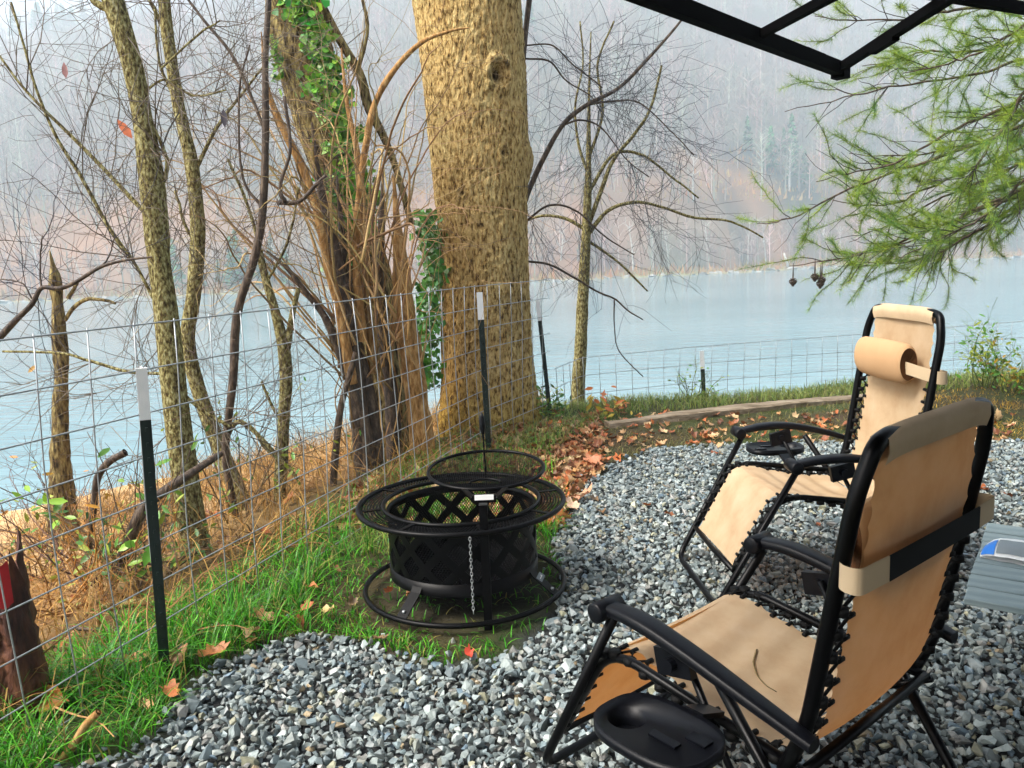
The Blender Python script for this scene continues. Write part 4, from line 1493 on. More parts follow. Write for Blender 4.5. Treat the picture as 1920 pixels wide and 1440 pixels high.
def vegetation():
    rg = np.random.default_rng(123)
    PIT = np.array([-.25, 3.51])

    def sample(x0, x1, y0, y1, n):
        return rg.uniform(x0, x1, n), rg.uniform(y0, y1, n)
    lush, dry = MB(), MB()
    # lush strip between gravel and fence
    X, Y = sample(-2.6, .3, 1.2, 6.4, 60000)
    s = edge_dist(X, Y)
    cl = fbm(np.stack([X * 4, Y * 4, X * 0], -1), 3, 12)
    k = (s > -1.75) & (s < .45) & ~in_poly(X, Y, GRAVEL) & (cl + rg.normal(0, .25, len(X)) > -.22)
    pitd = np.hypot(X - PIT[0], Y - PIT[1])
    k &= (pitd > .50) | (rg.uniform(0, 1, len(X)) < .22)
    k &= rg.uniform(0, 1, len(X)) < np.interp(Y, [3.6, 4.4, 5.2], [1, .5, .12])          # thins out into leaf litter uphill
    k &= (X < -.35) | (Y > 3.3) | (rg.uniform(0, 1, len(X)) < .35)
    X, Y, cl = X[k], Y[k], cl[k]
    N = len(X)
    L = rg.uniform(.06, .20, N) * (1 + .7 * np.clip(cl, 0, 1))
    pitd = np.hypot(X - PIT[0], Y - PIT[1])
    L = np.where(pitd < .72, np.minimum(L, .06), L)
    blades(lush, X, Y, L, rg.uniform(.0018, .004, N), np.where(rg.uniform(0, 1, (N, 1)) < .16, mixcol((.34, .26, .06), (.22, .24, .05), N, rg), mixcol((.015, .19, .006), (.12, .42, .012), N, rg, .35, 1.3)), rg, 1.05)
    # sparse green and straw in the leafy ground towards the crest
    X, Y = sample(-1, 9, 4.0, 9.6, 90000)
    s = edge_dist(X, Y)
    cl = fbm(np.stack([X * 2.5, Y * 2.5, X * 0], -1), 3, 15)
    k = (s < .5) & (s > -4.2) & ~in_poly(X, Y, GRAVEL) & (cl + rg.normal(0, .3, len(X)) > -.05 - .35 * (s > -.55))
    X, Y, s = X[k], Y[k], s[k]
    N = len(X)
    crest = s > -.6
    L = np.where(crest, rg.uniform(.05, .16, N), rg.uniform(.02, .07, N))
    col = np.where(crest[:, None], mixcol((.10, .21, .03), (.30, .30, .07), N, rg), mixcol((.10, .13, .03), (.26, .20, .06), N, rg))
    yel = (X > 3.3) & (rg.uniform(0, 1, N) < .75) & ~crest
    col[yel] = mixcol((.45, .24, .03), (.60, .38, .05), N, rg)[yel]
    blades(lush, X, Y, L, rg.uniform(.002, .004, N), col, rg, 1.0)
    lush.build('grass', M['grass'], None, kind='stuff', smooth=False, label='green grass along the fence and on the crest')
    # dry brush down the bank
    X, Y = sample(-7, 3, 1.8, 16, 60000)
    s = edge_dist(X, Y)
    cl = fbm(np.stack([X * 1.6, Y * 1.6, X * 0], -1), 3, 19)
    k = (s > .15) & (s < 6) & (X < .4) & (cl + rg.normal(0, .2, len(X)) > -.12 + .05 * s)
    X, Y, s = X[k], Y[k], s[k]
    N = len(X)
    blades(dry, X, Y, rg.uniform(.12, .5, N), rg.uniform(.0018, .004, N), mixcol((.26, .12, .03), (.50, .31, .09), N, rg, .4, 1.2), rg, 1.15)
    for k in range(420):                                       # loose sticks and dead stems
        x, y = rg.uniform(-5, -.4), rg.uniform(2.2, 8)
        sd = float(edge_dist(np.array([x]), np.array([y]))[0])
        if not .1 < sd < 4:
            continue
        a = rg.uniform(0, 6.28)
        up = rg.uniform(.0, .9)
        c = wander((x, y, gz1(x, y) + .02), (math.cos(a), math.sin(a), up), rg.uniform(.25, .9), 6, .13, .0, rg)
        dry.tube(c, np.linspace(rg.uniform(.003, .007), .0018, 7), 4, np.array([.36, .20, .08]) * rg.uniform(.3, 1.3))
    dry.build('dry_brush', M['straw'], None, kind='stuff', smooth=False, label='orange dry grass and dead stems covering the river bank')


vegetation()


def leaf_mesh(seed):
    rg = np.random.default_rng(seed)
    n = 26
    a = np.linspace(0, 2 * math.pi, n, endpoint=False)
    lob = 3 + seed % 3
    r = .5 * (.74 + .12 * np.cos(a * lob) + .09 * np.cos(a * 7 + 1) + .05 * np.cos(a * 11)) * (1 + .2 * np.cos(a)) * (1 + rg.normal(0, .07, n))
    x, y = r * np.cos(a), r * np.sin(a) * .62
    k1, k2 = rg.uniform(1.0, 3.2), rg.uniform(-.9, 1.3)
    z = k1 * y * y + k2 * x * x * .8 + .05 * np.sin(a * 3)
    mid = np.stack([x * .5, y * .5, k1 * y * y * .25 + k2 * x * x * .2], -1)
    V = np.vstack([[(0, 0, 0)], mid, np.stack([x, y, z], -1)])
    T = [(0, 1 + i, 1 + (i + 1) % n) for i in range(n)]
    Q = [(1 + i, 1 + n + i, 1 + n + (i + 1) % n, 1 + (i + 1) % n) for i in range(n)]
    return V, Q, T


LEAFP = [leaf_mesh(s) for s in range(6)]
LCOL = [(.36, .17, .06), (.44, .24, .10), (.30, .10, .03), (.50, .30, .14), (.24, .08, .03), (.48, .14, .04), (.55, .38, .20)]


def litter():
    rg = np.random.default_rng(31)
    mb = MB()

    def put(x, y, s, col, tilt=.35, dz=.012):
        V, Q, T = LEAFP[rg.integers(0, 6)]
        R = np.array(Matrix.Rotation(rg.uniform(0, 6.28), 3, 'Z') @ Matrix.Rotation(rg.normal(0, tilt), 3, 'X') @ Matrix.Rotation(rg.normal(0, tilt), 3, 'Y'))
        P = (V * s) @ R.T
        P[:, 2] += -P[:, 2].min() * .7
        mb.add(P + np.array([x, y, gz1(x, y) + dz]), Q, T, np.array(col) * rg.uniform(.4, 1.15))
    done = 0
    while done < 3000:                                          # towards the crest, thickest by the pit and trunk
        px, py = (rg.uniform(900, 1900), rg.uniform(775, 1000)) if rg.uniform() < .62 else (rg.uniform(640, 1130), rg.uniform(790, 990))
        p = gz(px, py)
        if in_poly(p[0], p[1], GRAVEL) and rg.uniform() > .015:
            continue
        if float(edge_dist(p[:1], p[1:2])[0]) > .5:
            continue
        if math.hypot(p[0] + .25, p[1] - 3.51) < .5:
            continue
        dens = 1.0 if px < 1140 else .45
        if px < 1140 and py > 860:
            dens = 1.4
        if rg.uniform() > dens * .7:
            continue
        put(p[0], p[1], rg.uniform(.06, .13), LCOL[rg.integers(0, 7)])
        done += 1
    for k in range(170):                                       # on the bank and in the grass strip
        x, y = rg.uniform(-3.5, -.2), rg.uniform(1.8, 6.4)
        s = float(edge_dist(np.array([x]), np.array([y]))[0])
        if in_poly(x, y, GRAVEL) or s < -.75 or s > 2.5 or math.hypot(x + .25, y - 3.5) < .45:
            continue
        put(x, y, rg.uniform(.06, .13), LCOL[rg.integers(0, 7)], .5, .03)
    mb.build('leaf_litter', M['leaf'], None, kind='stuff', label='brown and russet fallen leaves strewn over the ground')
    # the ones that can be singled out
    meshes = []
    spots = [(487, 1163, .13, (.50, .26, .12), 'curled tan leaf lying in the grass left of the fire pit'), (470, 1193, .12, (.48, .30, .16), 'pale brown leaf at the gravel edge near the fence'),
             (584, 1108, .12, (.52, .20, .07), 'orange-brown leaf in grass below the wire fence near the pit'), (578, 1143, .10, (.50, .17, .07), 'small russet leaf in the grass just left of the pit ring'),
             (614, 1152, .12, (.58, .42, .18), 'yellowish round leaf in the grass beside the pit ring'), (248, 1238, .13, (.52, .20, .06), 'orange leaf standing in grass left of the near post'),
             (182, 1268, .09, (.34, .06, .04), 'dark red curled leaf in the grass beside the stump'), (100, 1328, .18, (.36, .14, .03), 'large dark orange leaf in grass at the lower left'),
             (335, 1245, .20, (.40, .19, .09), 'large brown leaf at the foot of the near post'), (320, 1305, .13, (.45, .15, .05), 'rust leaf at the gravel edge below the near post'),
             (395, 1235, .14, (.50, .19, .06), 'orange leaf on the gravel edge beside the near post'), (880, 1232, .07, (.50, .06, .03), 'small red leaf on gravel in front of the pit'),
             (1362, 912, .08, (.52, .12, .05), 'lone red leaf on the gravel between pit and chairs'), (987, 1067, .07, (.52, .24, .10), 'small tan leaf inside the base ring of the pit'),
             (1108, 868, .19, (.50, .20, .10), 'large pinkish brown leaf in the litter at the gravel corner'), (1092, 935, .17, (.56, .28, .16), 'large tan leaf right of the pit rim'),
             (1074, 955, .15, (.60, .40, .28), 'pale curled leaf between pit rim and gravel'), (1060, 975, .13, (.50, .18, .07), 'rust leaf tucked against the pit rim'),
             (735, 1115, .09, (.40, .12, .05), 'brown leaf under the pit inside its ring'), (770, 1118, .09, (.48, .20, .08), 'tan leaf under the pit beside its leg')]
    for k, (px, py, s, col, lab) in enumerate(spots):
        p = gz(px, py, .03)
        V, Q, T = LEAFP[k % 6]
        m = MB()
        m.add(V, Q, T, col)
        ob = m.build('fallen_leaf', M['leaf'], None, label=lab, category='leaf', group='single fallen leaves')
        on = in_poly(p[0], p[1], GRAVEL)
        ob.location = (p[0], p[1], gz1(p[0], p[1]) + (.04 if on else .05))
        ob.scale = (s, s, s)
        ob.rotation_euler = (rg.normal(0, .4) + .25, rg.normal(0, .4), k * 1.3)


litter()


# ------------------------------------------------------------------ fire pit
def ring_pts(R, z, n=72, c=(0, 0)):
    a = np.arange(n) / n * 2 * math.pi
    return np.stack([c[0] + R * np.cos(a), c[1] + R * np.sin(a), np.full(n, z)], -1)


def fire_pit():
    root = thing('fire_pit', 'round black steel fire pit with mesh table rim and raised grate', 'fire pit', (-.25, 3.51, 0))
    st = M['steel']
    ZT = .435
    MB().tube(ring_pts(.455, .05), .012, 8, closed=True).build('base_ring', st, root)
    for a in (-2.15, -.43, 1.0, 2.6):
        mb = MB()
        u = np.array([math.cos(a), math.sin(a), 0])
        pts = [u * .32 + [0, 0, .17], u * .35 + [0, 0, .13], u * .45 + [0, 0, .055]]
        for p, q in zip(pts[:-1], pts[1:]):
            mb.bar(p, q, .05, .006, np.cross(q - p, np.cross([0, 0, 1], u)))
        lg = mb.build('leg', st, root, smooth=False)
        b = MB()
        b.tube([u * .43 + [0, 0, .072], u * .432 + [0, 0, .082]], .007, 8)
        b.build('bolt', M['wire'], lg)
    # body: crossed diagonal straps leave diamond openings
    mb = MB()
    Rb, z0, z1, nd = .335, .125, .415, 14
    n = 14
    for s in (-1, 1):
        for k in range(nd):
            a0 = k * 2 * math.pi / nd
            t = np.linspace(0, 1, n)
            a = a0 + s * t * (2 * math.pi / nd) * 1.5
            z = z0 + .03 + t * (z1 - z0 - .06)
            w = .042
            lo = np.stack([Rb * np.cos(a), Rb * np.sin(a), z - w / 2 * 1.25], -1)
            hi = np.stack([Rb * np.cos(a), Rb * np.sin(a), z + w / 2 * 1.25], -1)
            rr = Rb - .004
            lo2 = np.stack([rr * np.cos(a), rr * np.sin(a), z - w / 2 * 1.25], -1)
            hi2 = np.stack([rr * np.cos(a), rr * np.sin(a), z + w / 2 * 1.25], -1)
            off = .0006 * (1 if s > 0 else 0)
            for A in (lo, hi, lo2, hi2):
                A[:, :2] *= (1 + off)
            mb.grid(np.stack([lo, hi], 1))
            mb.grid(np.stack([hi, hi2], 1))
            mb.grid(np.stack([hi2, lo2], 1))
            mb.grid(np.stack([lo2, lo], 1))
    mb.build('lattice_wall', st, root, smooth=False)
    for zz, hh in ((z0 + .022, .055), (z1 - .012, .04)):
        mb = MB()
        V = np.stack([np.stack([ring_pts(r, z, 64)[:, 0], ring_pts(r, z, 64)[:, 1], ring_pts(r, z, 64)[:, 2]], -1) for r, z in
                      ((Rb + .003, zz - hh / 2), (Rb + .003, zz + hh / 2), (Rb - .006, zz + hh / 2), (Rb - .006, zz - hh / 2), (Rb + .003, zz - hh / 2))], 1)
        mb.grid(V, closed_u=True)
        mb.build('wall_band', st, root)
    mb = MB()                                                    # spark mesh behind the diamonds
    for s in (-1, 1):
        for k in range(150):
            a0 = k * 2 * math.pi / 150
            t = np.linspace(0, 1, 5)
            a = a0 + s * t * .55
            r = Rb - .010 - (.001 if s > 0 else 0)
            mb.tube(np.stack([r * np.cos(a), r * np.sin(a), z0 + .02 + t * (z1 - z0 - .03)], -1), .0017, 3, caps=False)
    mb.build('spark_mesh', st, root, kind='stuff')
    mb = MB()
    prof = [(0, .055), (.12, .058), (.22, .07), (.29, .095), (.33, .135), (.327, .138), (.285, .102), (.21, .077), (.11, .065), (0, .062)]
    a = np.linspace(0, 2 * math.pi, 49)
    V = np.array([[[r * math.cos(t), r * math.sin(t), z] for r, z in prof] for t in a[:-1]])
    mb.grid(V, closed_u=True)
    mb.build('ash_bowl', st, root)
    # table rim
    MB().tube(ring_pts(.462, ZT, 96), .012, 8, closed=True).build('outer_rim', st, root)
    MB().tube(ring_pts(.352, ZT + .004, 84), .010, 8, closed=True).build('inner_rim', st, root)
    mb = MB()
    K = 170
    for s in (-1, 1):
        for k in range(K):
            a = k * 2 * math.pi / K + s * np.array([0, .075, .15])
            r = np.array([.355, .408, .460])
            z = ZT - .002 - (.0015 if s > 0 else 0)
            mb.tube(np.stack([r * np.cos(a), r * np.sin(a), np.full(3, z)], -1), .0016, 3, caps=False)
    for r in (.375, .398, .420, .442):
        mb.tube(ring_pts(r, ZT - .003, 96), .0014, 3, closed=True)
    mb.build('rim_mesh', st, root, kind='stuff')
    for k in range(8):
        a = k * math.pi / 4 + .25
        u = np.array([math.cos(a), math.sin(a), 0])
        MB().bar(u * .354 + [0, 0, ZT + .002], u * .455 + [0, 0, ZT + .002], .018, .005).build('rim_strap', st, root, smooth=False)
    # swing grate on its post
    piv = np.array([.115, -.40, 0])
    MB().box((piv[0], piv[1], .27), (.034, .034, .54)).build('grate_post', st, root, smooth=False)
    gr = link('grate', None, root)
    gc = np.array([.118, .02, .575])
    Rt = np.array(Matrix.Rotation(-math.radians(-4.5), 3, 'X'))
    T = lambda P: (np.asarray(P, float) @ Rt.T) + gc
    Rg = .262
    MB().tube(T(ring_pts(Rg, 0, 80)), .008, 8, closed=True).build('grate_hoop', st, gr)
    mb = MB()
    for ax in (0, 1):
        for k in np.arange(-Rg + .006, Rg, .0085):
            h = math.sqrt(max(Rg * Rg - k * k, 0))
            zz = lambda y: -.030 * (1 - (y * y + k * k) / Rg ** 2)
            ys = np.linspace(-h, h, 9)
            P = [(k, y, zz(y)) if ax == 0 else (y, k, zz(y) + .001) for y in ys]
            mb.tube(T(P), .0011, 3, caps=False)
    mb.build('grate_mesh', st, gr, kind='stuff')
    hub = [(.07 * math.cos(t), -.205 + .06 * math.sin(t), .004) for t in np.linspace(.25, math.pi - .25, 12)]
    MB().tube(T(hub), .006, 6).build('grate_handle', st, gr)
    mb = MB()
    yb = -Rg - .085
    mb.bar(T([(-.09, -Rg + .015, .0)])[0], T([(-.045, yb, -.006)])[0], .02, .008)
    mb.bar(T([(.09, -Rg + .015, .0)])[0], T([(.045, yb, -.006)])[0], .02, .008)
    mb.bar(T([(-.05, yb, -.006)])[0], T([(.05, yb, -.006)])[0], .03, .03)
    br = mb.build('grate_bracket', st, gr, smooth=False)
    m = MB()
    m.box(T([(0, yb - .017, .0)])[0] + [0, 0, .004], (.078, .002, .022))
    tg = m.build('label_plate', M['tagwhite'], root, smooth=False)
    tg['label'] = 'blank white label'
    # twisted poker rod with grip standing in the pit
    mb = MB()
    P = np.array([(.125, .0, .14), (.118, .02, .45), (.108, .05, .78)])
    c = catmull(P, 60)
    mb.tube(c, .0042 + .0016 * np.sin(np.arange(60) * 1.9), 6)
    rod = mb.build('poker_rod', st, root)
    MB().tube(catmull([(.110, .045, .73), (.108, .05, .77), (.107, .052, .83)], 8), [.006, .009, .012, .014, .014, .013, .010, .004], 10).build('grip', M['plastic'], rod)
    # chain hanging from the rim
    mb = MB()
    for k in range(22):
        c0 = np.array([.06, -.470, ZT - .015 - k * .0145])
        t = np.linspace(0, 2 * math.pi, 11)[:-1]
        e = np.stack([.0045 * np.cos(t), np.zeros(10), .0095 * np.sin(t)], -1)
        if k % 2:
            e = e[:, [1, 0, 2]]
        mb.tube(c0 + e, .0017, 5, closed=True)
    mb.build('chain', M['wire'], root, kind='stuff')
    m = MB()
    R = np.array(Matrix.Rotation(.5, 3, 'Z') @ Matrix.Rotation(-.35, 3, 'X') @ Matrix.Rotation(.75, 3, 'Y'))
    p = np.array([math.cos(-.43) * .378, math.sin(-.43) * .378, .125]) + np.array([.0, -.012, .004])
    m.box(p, (.032, .002, .032), R)
    tg = m.build('hang_tag', M['taggrey'], root, smooth=False)
    m = MB()
    m.box(p + R @ np.array([.001, -.0022, 0]), (.004, .001, .018), R)
    m.box(p + R @ np.array([-.003, -.0022, .006]), (.006, .001, .004), R)
    m.build('tag_mark', M['tagwhite'], tg, smooth=False)


fire_pit()


# ------------------------------------------------------------------ reclining chairs
def sheet(mb, path, hw, scallop=.012, per=.05, nv=13, sag=.012, ripple=0.0, phase=0.0):
    """fabric strip along path (N,2) of x,z; half width hw; scalloped long edges"""
    path = np.asarray(path, float)
    seg = np.hypot(*np.diff(path, axis=0).T)
    cum = np.concatenate([[0], np.cumsum(seg)])
    n = max(int(cum[-1] / .006), 12)
    s = np.linspace(0, cum[-1], n)
    x, z = np.interp(s, cum, path[:, 0]), np.interp(s, cum, path[:, 1])
    tx, tz = np.gradient(x), np.gradient(z)
    l = np.hypot(tx, tz)
    nx, nz = -tz / l, tx / l
    V = np.zeros((n, nv, 3))
    w = hw - scallop * np.abs(np.sin(math.pi * (s + phase) / per)) ** .7
    for j, v in enumerate(np.linspace(-1, 1, nv)):
        off = -sag * (1 - v * v) + ripple * np.sin(s * 62 + v * 2.0) * (1 - v * v * .5)
        V[:, j] = np.stack([x + nx * off, w * v, z + nz * off], -1)
    mb.grid(V)
    return s, x, z


def chair(label, loc, rotz, zt, tray_side, hole_dir, tray_x, pdrop=0.0, pdep=.72, adrop=0.0):
    root = thing('reclining_chair', label, 'chair', (loc[0], loc[1], .018), math.radians(rotz), 'tan reclining garden chairs')
    tb = M['tubeblk']
    zc, wc, xc = .634 - .018, .331, .215
    zt = zt - .018
    XT = -.402
    F = lambda pts, r, rad, name, sd=10: MB().tube(fillet(pts, rad, 6), r, sd).build(name, tb, root)
    F([(xc - .008, -.325, zc - .015), (.535, -.298, .016), (.535, .298, .016), (xc - .008, .325, zc - .015)], .0135, .07, 'front_leg_frame')
    F([(-.10, -.318, zc - .03 - adrop * .9), (-.47, -.285, .016), (-.47, .285, .016), (-.10, .318, zc - .03 - adrop * .9)], .0135, .07, 'rear_leg_frame')
    for sg in (-1, 1):
        # armrest: lofted contoured bar
        cl = catmull([(xc + .01, sg * wc, zc + .004), (xc - .10, sg * (wc + .004), zc + .022 - adrop * .35), (-.03, sg * (wc + .006), zc + .020 - adrop * .9), (-.20, sg * (wc + .004), zc - .018 - adrop * 1.1), (-.335, sg * wc, zc - .062 - adrop)], 26)
        W = np.interp(np.linspace(0, 1, 26), [0, .25, .6, 1], [.026, .031, .028, .020])
        H = np.interp(np.linspace(0, 1, 26), [0, .3, .7, 1], [.014, .017, .015, .013])
        th = np.arange(14) / 14 * 2 * math.pi
        ce, se = np.sign(np.cos(th)) * np.abs(np.cos(th)) ** .6, np.sign(np.sin(th)) * np.abs(np.sin(th)) ** .6
        V = np.stack([cl[:, None, 0] + 0 * ce[None], cl[:, None, 1] + W[:, None] * ce[None], cl[:, None, 2] + H[:, None] * se[None]], -1)
        mb = MB()
        mb.grid(V.transpose(1, 0, 2), closed_u=True)
        mb.add(V[-1], None, [(0, k, k + 1) for k in range(1, 13)])
        arm = mb.build('armrest', M['plastic'], root)
        mb = MB()
        mb.tube([(xc + .012, sg * wc - .045, zc), (xc + .012, sg * wc - .042, zc), (xc + .012, sg * wc + .042, zc), (xc + .012, sg * wc + .045, zc)], [.022, .026, .026, .022], 16)
        mb.build('arm_cap', M['plastic'], arm)
        mb = MB()
        mb.box((.02, sg * .322, zc - .035 - adrop * .7), (.10, .022, .065), np.array(Matrix.Rotation(.2, 3, 'Y')))
        mb.tube([(.02, sg * .30, zc - .035 - adrop * .7), (.02, sg * .352, zc - .035 - adrop * .7)], .016, 10)
        mb.build('lock_bracket', M['plastic'], arm, smooth=False)
        F([(-.285, sg * .285, .405), (.265, sg * .285, .482), (.455, sg * .28, .165)], .0125, .10, 'seat_rail')
        F([(.01, sg * .30, zc - .05), (-.13, sg * .295, .30), (-.30, sg * .292, .40)], .009, .05, 'brace')
    MB().tube(fillet([(.455, -.28, .165), (.458, 0, .160), (.455, .28, .165)], .02), .0125, 10).build('foot_bar', tb, root)
    MB().tube([(-.285, -.285, .405), (-.285, .285, .405)], .0125, 10).build('hip_bar', tb, root)
    # back frame: one bent tube, flattened oval look by a larger radius
    P = fillet([(-.25, -.298, .40), (-.30, -.298, .52), (XT + .012, -.300, zt - .10), (XT - .002, -.262, zt - .012), (XT, -.22, zt), (XT, .22, zt), (XT - .002, .262, zt - .012), (XT + .012, .300, zt - .10), (-.30, .298, .52), (-.25, .298, .40)], .05, 6)
    MB().tube(P, .0165, 12).build('back_frame', tb, root)
    # sleeve round the top tube
    mb = MB()
    ys = np.linspace(-.240, .240, 30)
    prof = [(-.012, -.042), (-.020, -.016), (-.018, .010), (0, .0205), (.018, .010), (.020, -.016), (.012, -.042)]
    V = np.array([[[XT + a * (1 + .02 * math.sin(y * 40)), y, zt + b - .010 * (abs(y) / .24) ** 6] for a, b in prof] for y in ys])
    mb.grid(V)
    mb.build('top_sleeve', M['sleeve'], root)
    back = catmull([(XT + .006, zt - .02), (XT + .018, zt - .2), (-.345, .72), (-.305, .52), (-.255, .425), (-.19, .405)], 60)
    seat = catmull([(-.19, .405), (-.05, .415), (.10, .445), (.20, .472), (.255, .472)], 40)
    legr = catmull([(.255, .472), (.292, .452), (.325, .40), (.39, .285), (.45, .175)], 40)
    rails = [(-1, .292), (1, .292)]
    cords = {-1: [], 1: []}
    for nm, path, hw, rip in (('backrest', back, .248, 0.0), ('seat', seat, .252, .0035), ('leg_rest', legr, .250, .0012)):
        mb = MB()
        s, x, z = sheet(mb, path, hw, .014, .052, sag=.014 if nm != 'leg_rest' else .006, ripple=rip)
        mb.build(nm, M['sling'], root)
        k0 = .06 if nm == 'backrest' else .0
        for k in np.arange(k0 if nm != 'backrest' else .30, s[-1], .052):
            xx, zz = np.interp(k, s, x), np.interp(k, s, z)
            x2, z2 = np.interp(min(k + .026, s[-1]), s, x), np.interp(min(k + .026, s[-1]), s, z)
            for sg in (-1, 1):
                cords[sg] += [(xx, sg * (hw - .012), zz), (x2, sg * .288, z2)]
    for sg in (-1, 1):
        mb = MB()
        C = np.array(cords[sg])
        mb.tube(C, .0042, 5)
        for p in C[::2]:
            mb.tube([p + [0, -sg * .010, .0], p + [0, sg * .012, 0]], .007, 6)
        for p in C[1::2]:
            mb.tube([p + [0, -sg * .002, -.008], p + [0, -sg * .002, .008]], .0165, 8)
        mb.build('lacing_cord', M['cord'], root, kind='stuff')
    # head pillow, strapped round the back
    zp = zt - .215 - pdrop
    mb = MB()
    th = np.arange(28) / 28 * 2 * math.pi
    ys = [-.200, -.197, -.188, -.17, -.10, 0, .10, .17, .188, .197, .200]
    rr = [.030, .052, .061, .065, .067, .068, .067, .065, .061, .052, .030]
    bx = -.375 + .02 + pdep * .055
    V = np.array([[[bx + r * pdep * math.cos(t), y, zp + r * 1.32 * math.sin(t)] for t in th] for y, r in zip(ys, rr)])
    mb.grid(V[1:-1].transpose(1, 0, 2), closed_u=True)
    pil = mb.build('head_pillow', M['pillow'], root)
    for e in (0, -1):
        mb = MB()
        sgn = -1 if e == 0 else 1
        c = np.array([bx, sgn * .192, zp])
        ring0 = V[1 if e == 0 else -2] + np.array([0, sgn * .001, 0])
        ring1 = (ring0 - c) * .55 + c
        ring1[:, 1] += -sgn * .002
        k = np.arange(28)
        ring1[:, 1] += .003 * np.sin(k * 3.0)
        mb.grid(np.stack([ring0, ring1], 1), closed_u=True)
        mb.add(np.vstack([ring1, c + [0, -sgn * .006, 0]]), None, [(i, (i + 1) % 28, 28) for i in range(28)])
        mb.build('pillow_end', M['pillowend'], pil)
    sw = .052

    def band(pts, name, mat):
        mb = MB()
        P = fillet(pts, .03, 6)
        V = np.stack([P + [0, 0, -sw / 2], P + [0, 0, sw / 2]], 1)
        mb.grid(V)
        mb.grid(V + 0.0015)
        mb.build(name, mat, pil)
    zs = zp - .045 + pdrop
    for sg in (-1, 1):
        band([(bx + .01, sg * .185, zs + .03), (XT + .03, sg * .322, zs), (XT - .012, sg * .325, zs), (XT - .016, sg * .215, zs)], 'strap', M['strap'])
    band([(XT - .017, -.216, zs), (XT - .018, 0, zs), (XT - .017, .216, zs)], 'elastic_strap', M['cord'])
    # clip-on drinks tray
    sd = tray_side
    tz = .492
    cx, cy = tray_x + hole_dir * .02, sd * .492
    a, b = .140, .100
    bm = bmesh.new()
    n = 48
    hx, hr = cx + hole_dir * .075, .043
    mb = MB()
    th = np.arange(n) / n * 2 * math.pi
    out = np.stack([cx + a * np.sign(np.cos(th)) * np.abs(np.cos(th)) ** .7, cy + b * np.sign(np.sin(th)) * np.abs(np.sin(th)) ** .7], -1)
    inn = np.stack([hx + hr * np.cos(th), cy + sd * .012 + hr * np.sin(th)], -1)
    z_ = lambda p, z: np.hstack([p, np.full((len(p), 1), z)])
    mid = out * .93 + np.array([[cx, cy]]) * .07
    V = np.stack([z_(inn, tz - .045), z_(inn, tz), z_(mid, tz), z_(out, tz + .008), z_(out, tz - .018), z_(out * .96 + np.array([[cx, cy]]) * .04, tz - .02)], 1)
    mb.grid(V, closed_u=True)
    cupf = inn.mean(0)
    mb.add(np.vstack([z_(inn, tz - .045), [[cupf[0], cupf[1], tz - .045]]]), None, [((i + 1) % n, i, n) for i in range(n)])
    tr = mb.build('drinks_tray', M['plastic'], root)
    mb = MB()
    for dx, ln, wd in ((-.035, .10, .02), (-.085, .07, .03)):
        mb.box((cx - hole_dir * (-dx), cy + sd * (.02 if dx > -.05 else -.03), tz + .0035), (ln * .7, wd, .005))
    mb.build('tray_rib', M['plastic'], tr, smooth=False)
    MB().bar((cx, sd * .37, tz - .01), (cx, sd * .292, .455), .05, .012).build('tray_clip', M['plastic'], tr, smooth=False)
    return root


near_chair = chair('tan sling recliner seen from behind at the bottom right of the patio', (.615, 1.926), 129.4, 1.147, 1, 1, -.09, .03, .45, .045)
chair('tan sling recliner facing the fire pit with its pillow in view', (1.34, 3.50), 183.2, 1.225, -1, -1, .0)
mb = MB()
from mathutils.bvhtree import BVHTree
bpy.context.view_layer.update()
st_ = next(o for o in near_chair.children if o.name.startswith('seat') and 'rail' not in o.name)
bv_ = BVHTree.FromPolygons([st_.matrix_world @ v.co for v in st_.data.vertices], [tuple(f.vertices) for f in st_.data.polygons])
c = []
for t in np.linspace(0, 1, 14):                                 # rest it on the seat cloth
    px = np.interp(t, [0, .25, .5, .75, 1], [1419, 1412, 1420, 1437, 1456])
    py = np.interp(t, [0, .25, .5, .75, 1], [1220, 1245, 1270, 1288, 1299])
    h = bv_.ray_cast(Vector(_C), Vector(norm(ray(px, py))))[0]
    c.append(np.array(h) + [0, 0, .003] if h is not None else gz(px, py, .45))
c = catmull(c, 14)
mb.tube(c - c.mean(0), np.linspace(.0026, .0011, 14), 5, (.13, .09, .03))
ob = mb.build('twig', M['twig'], None, label='thin curved twig lying on the seat of the nearer chair', category='twig')
ob.location = c.mean(0)


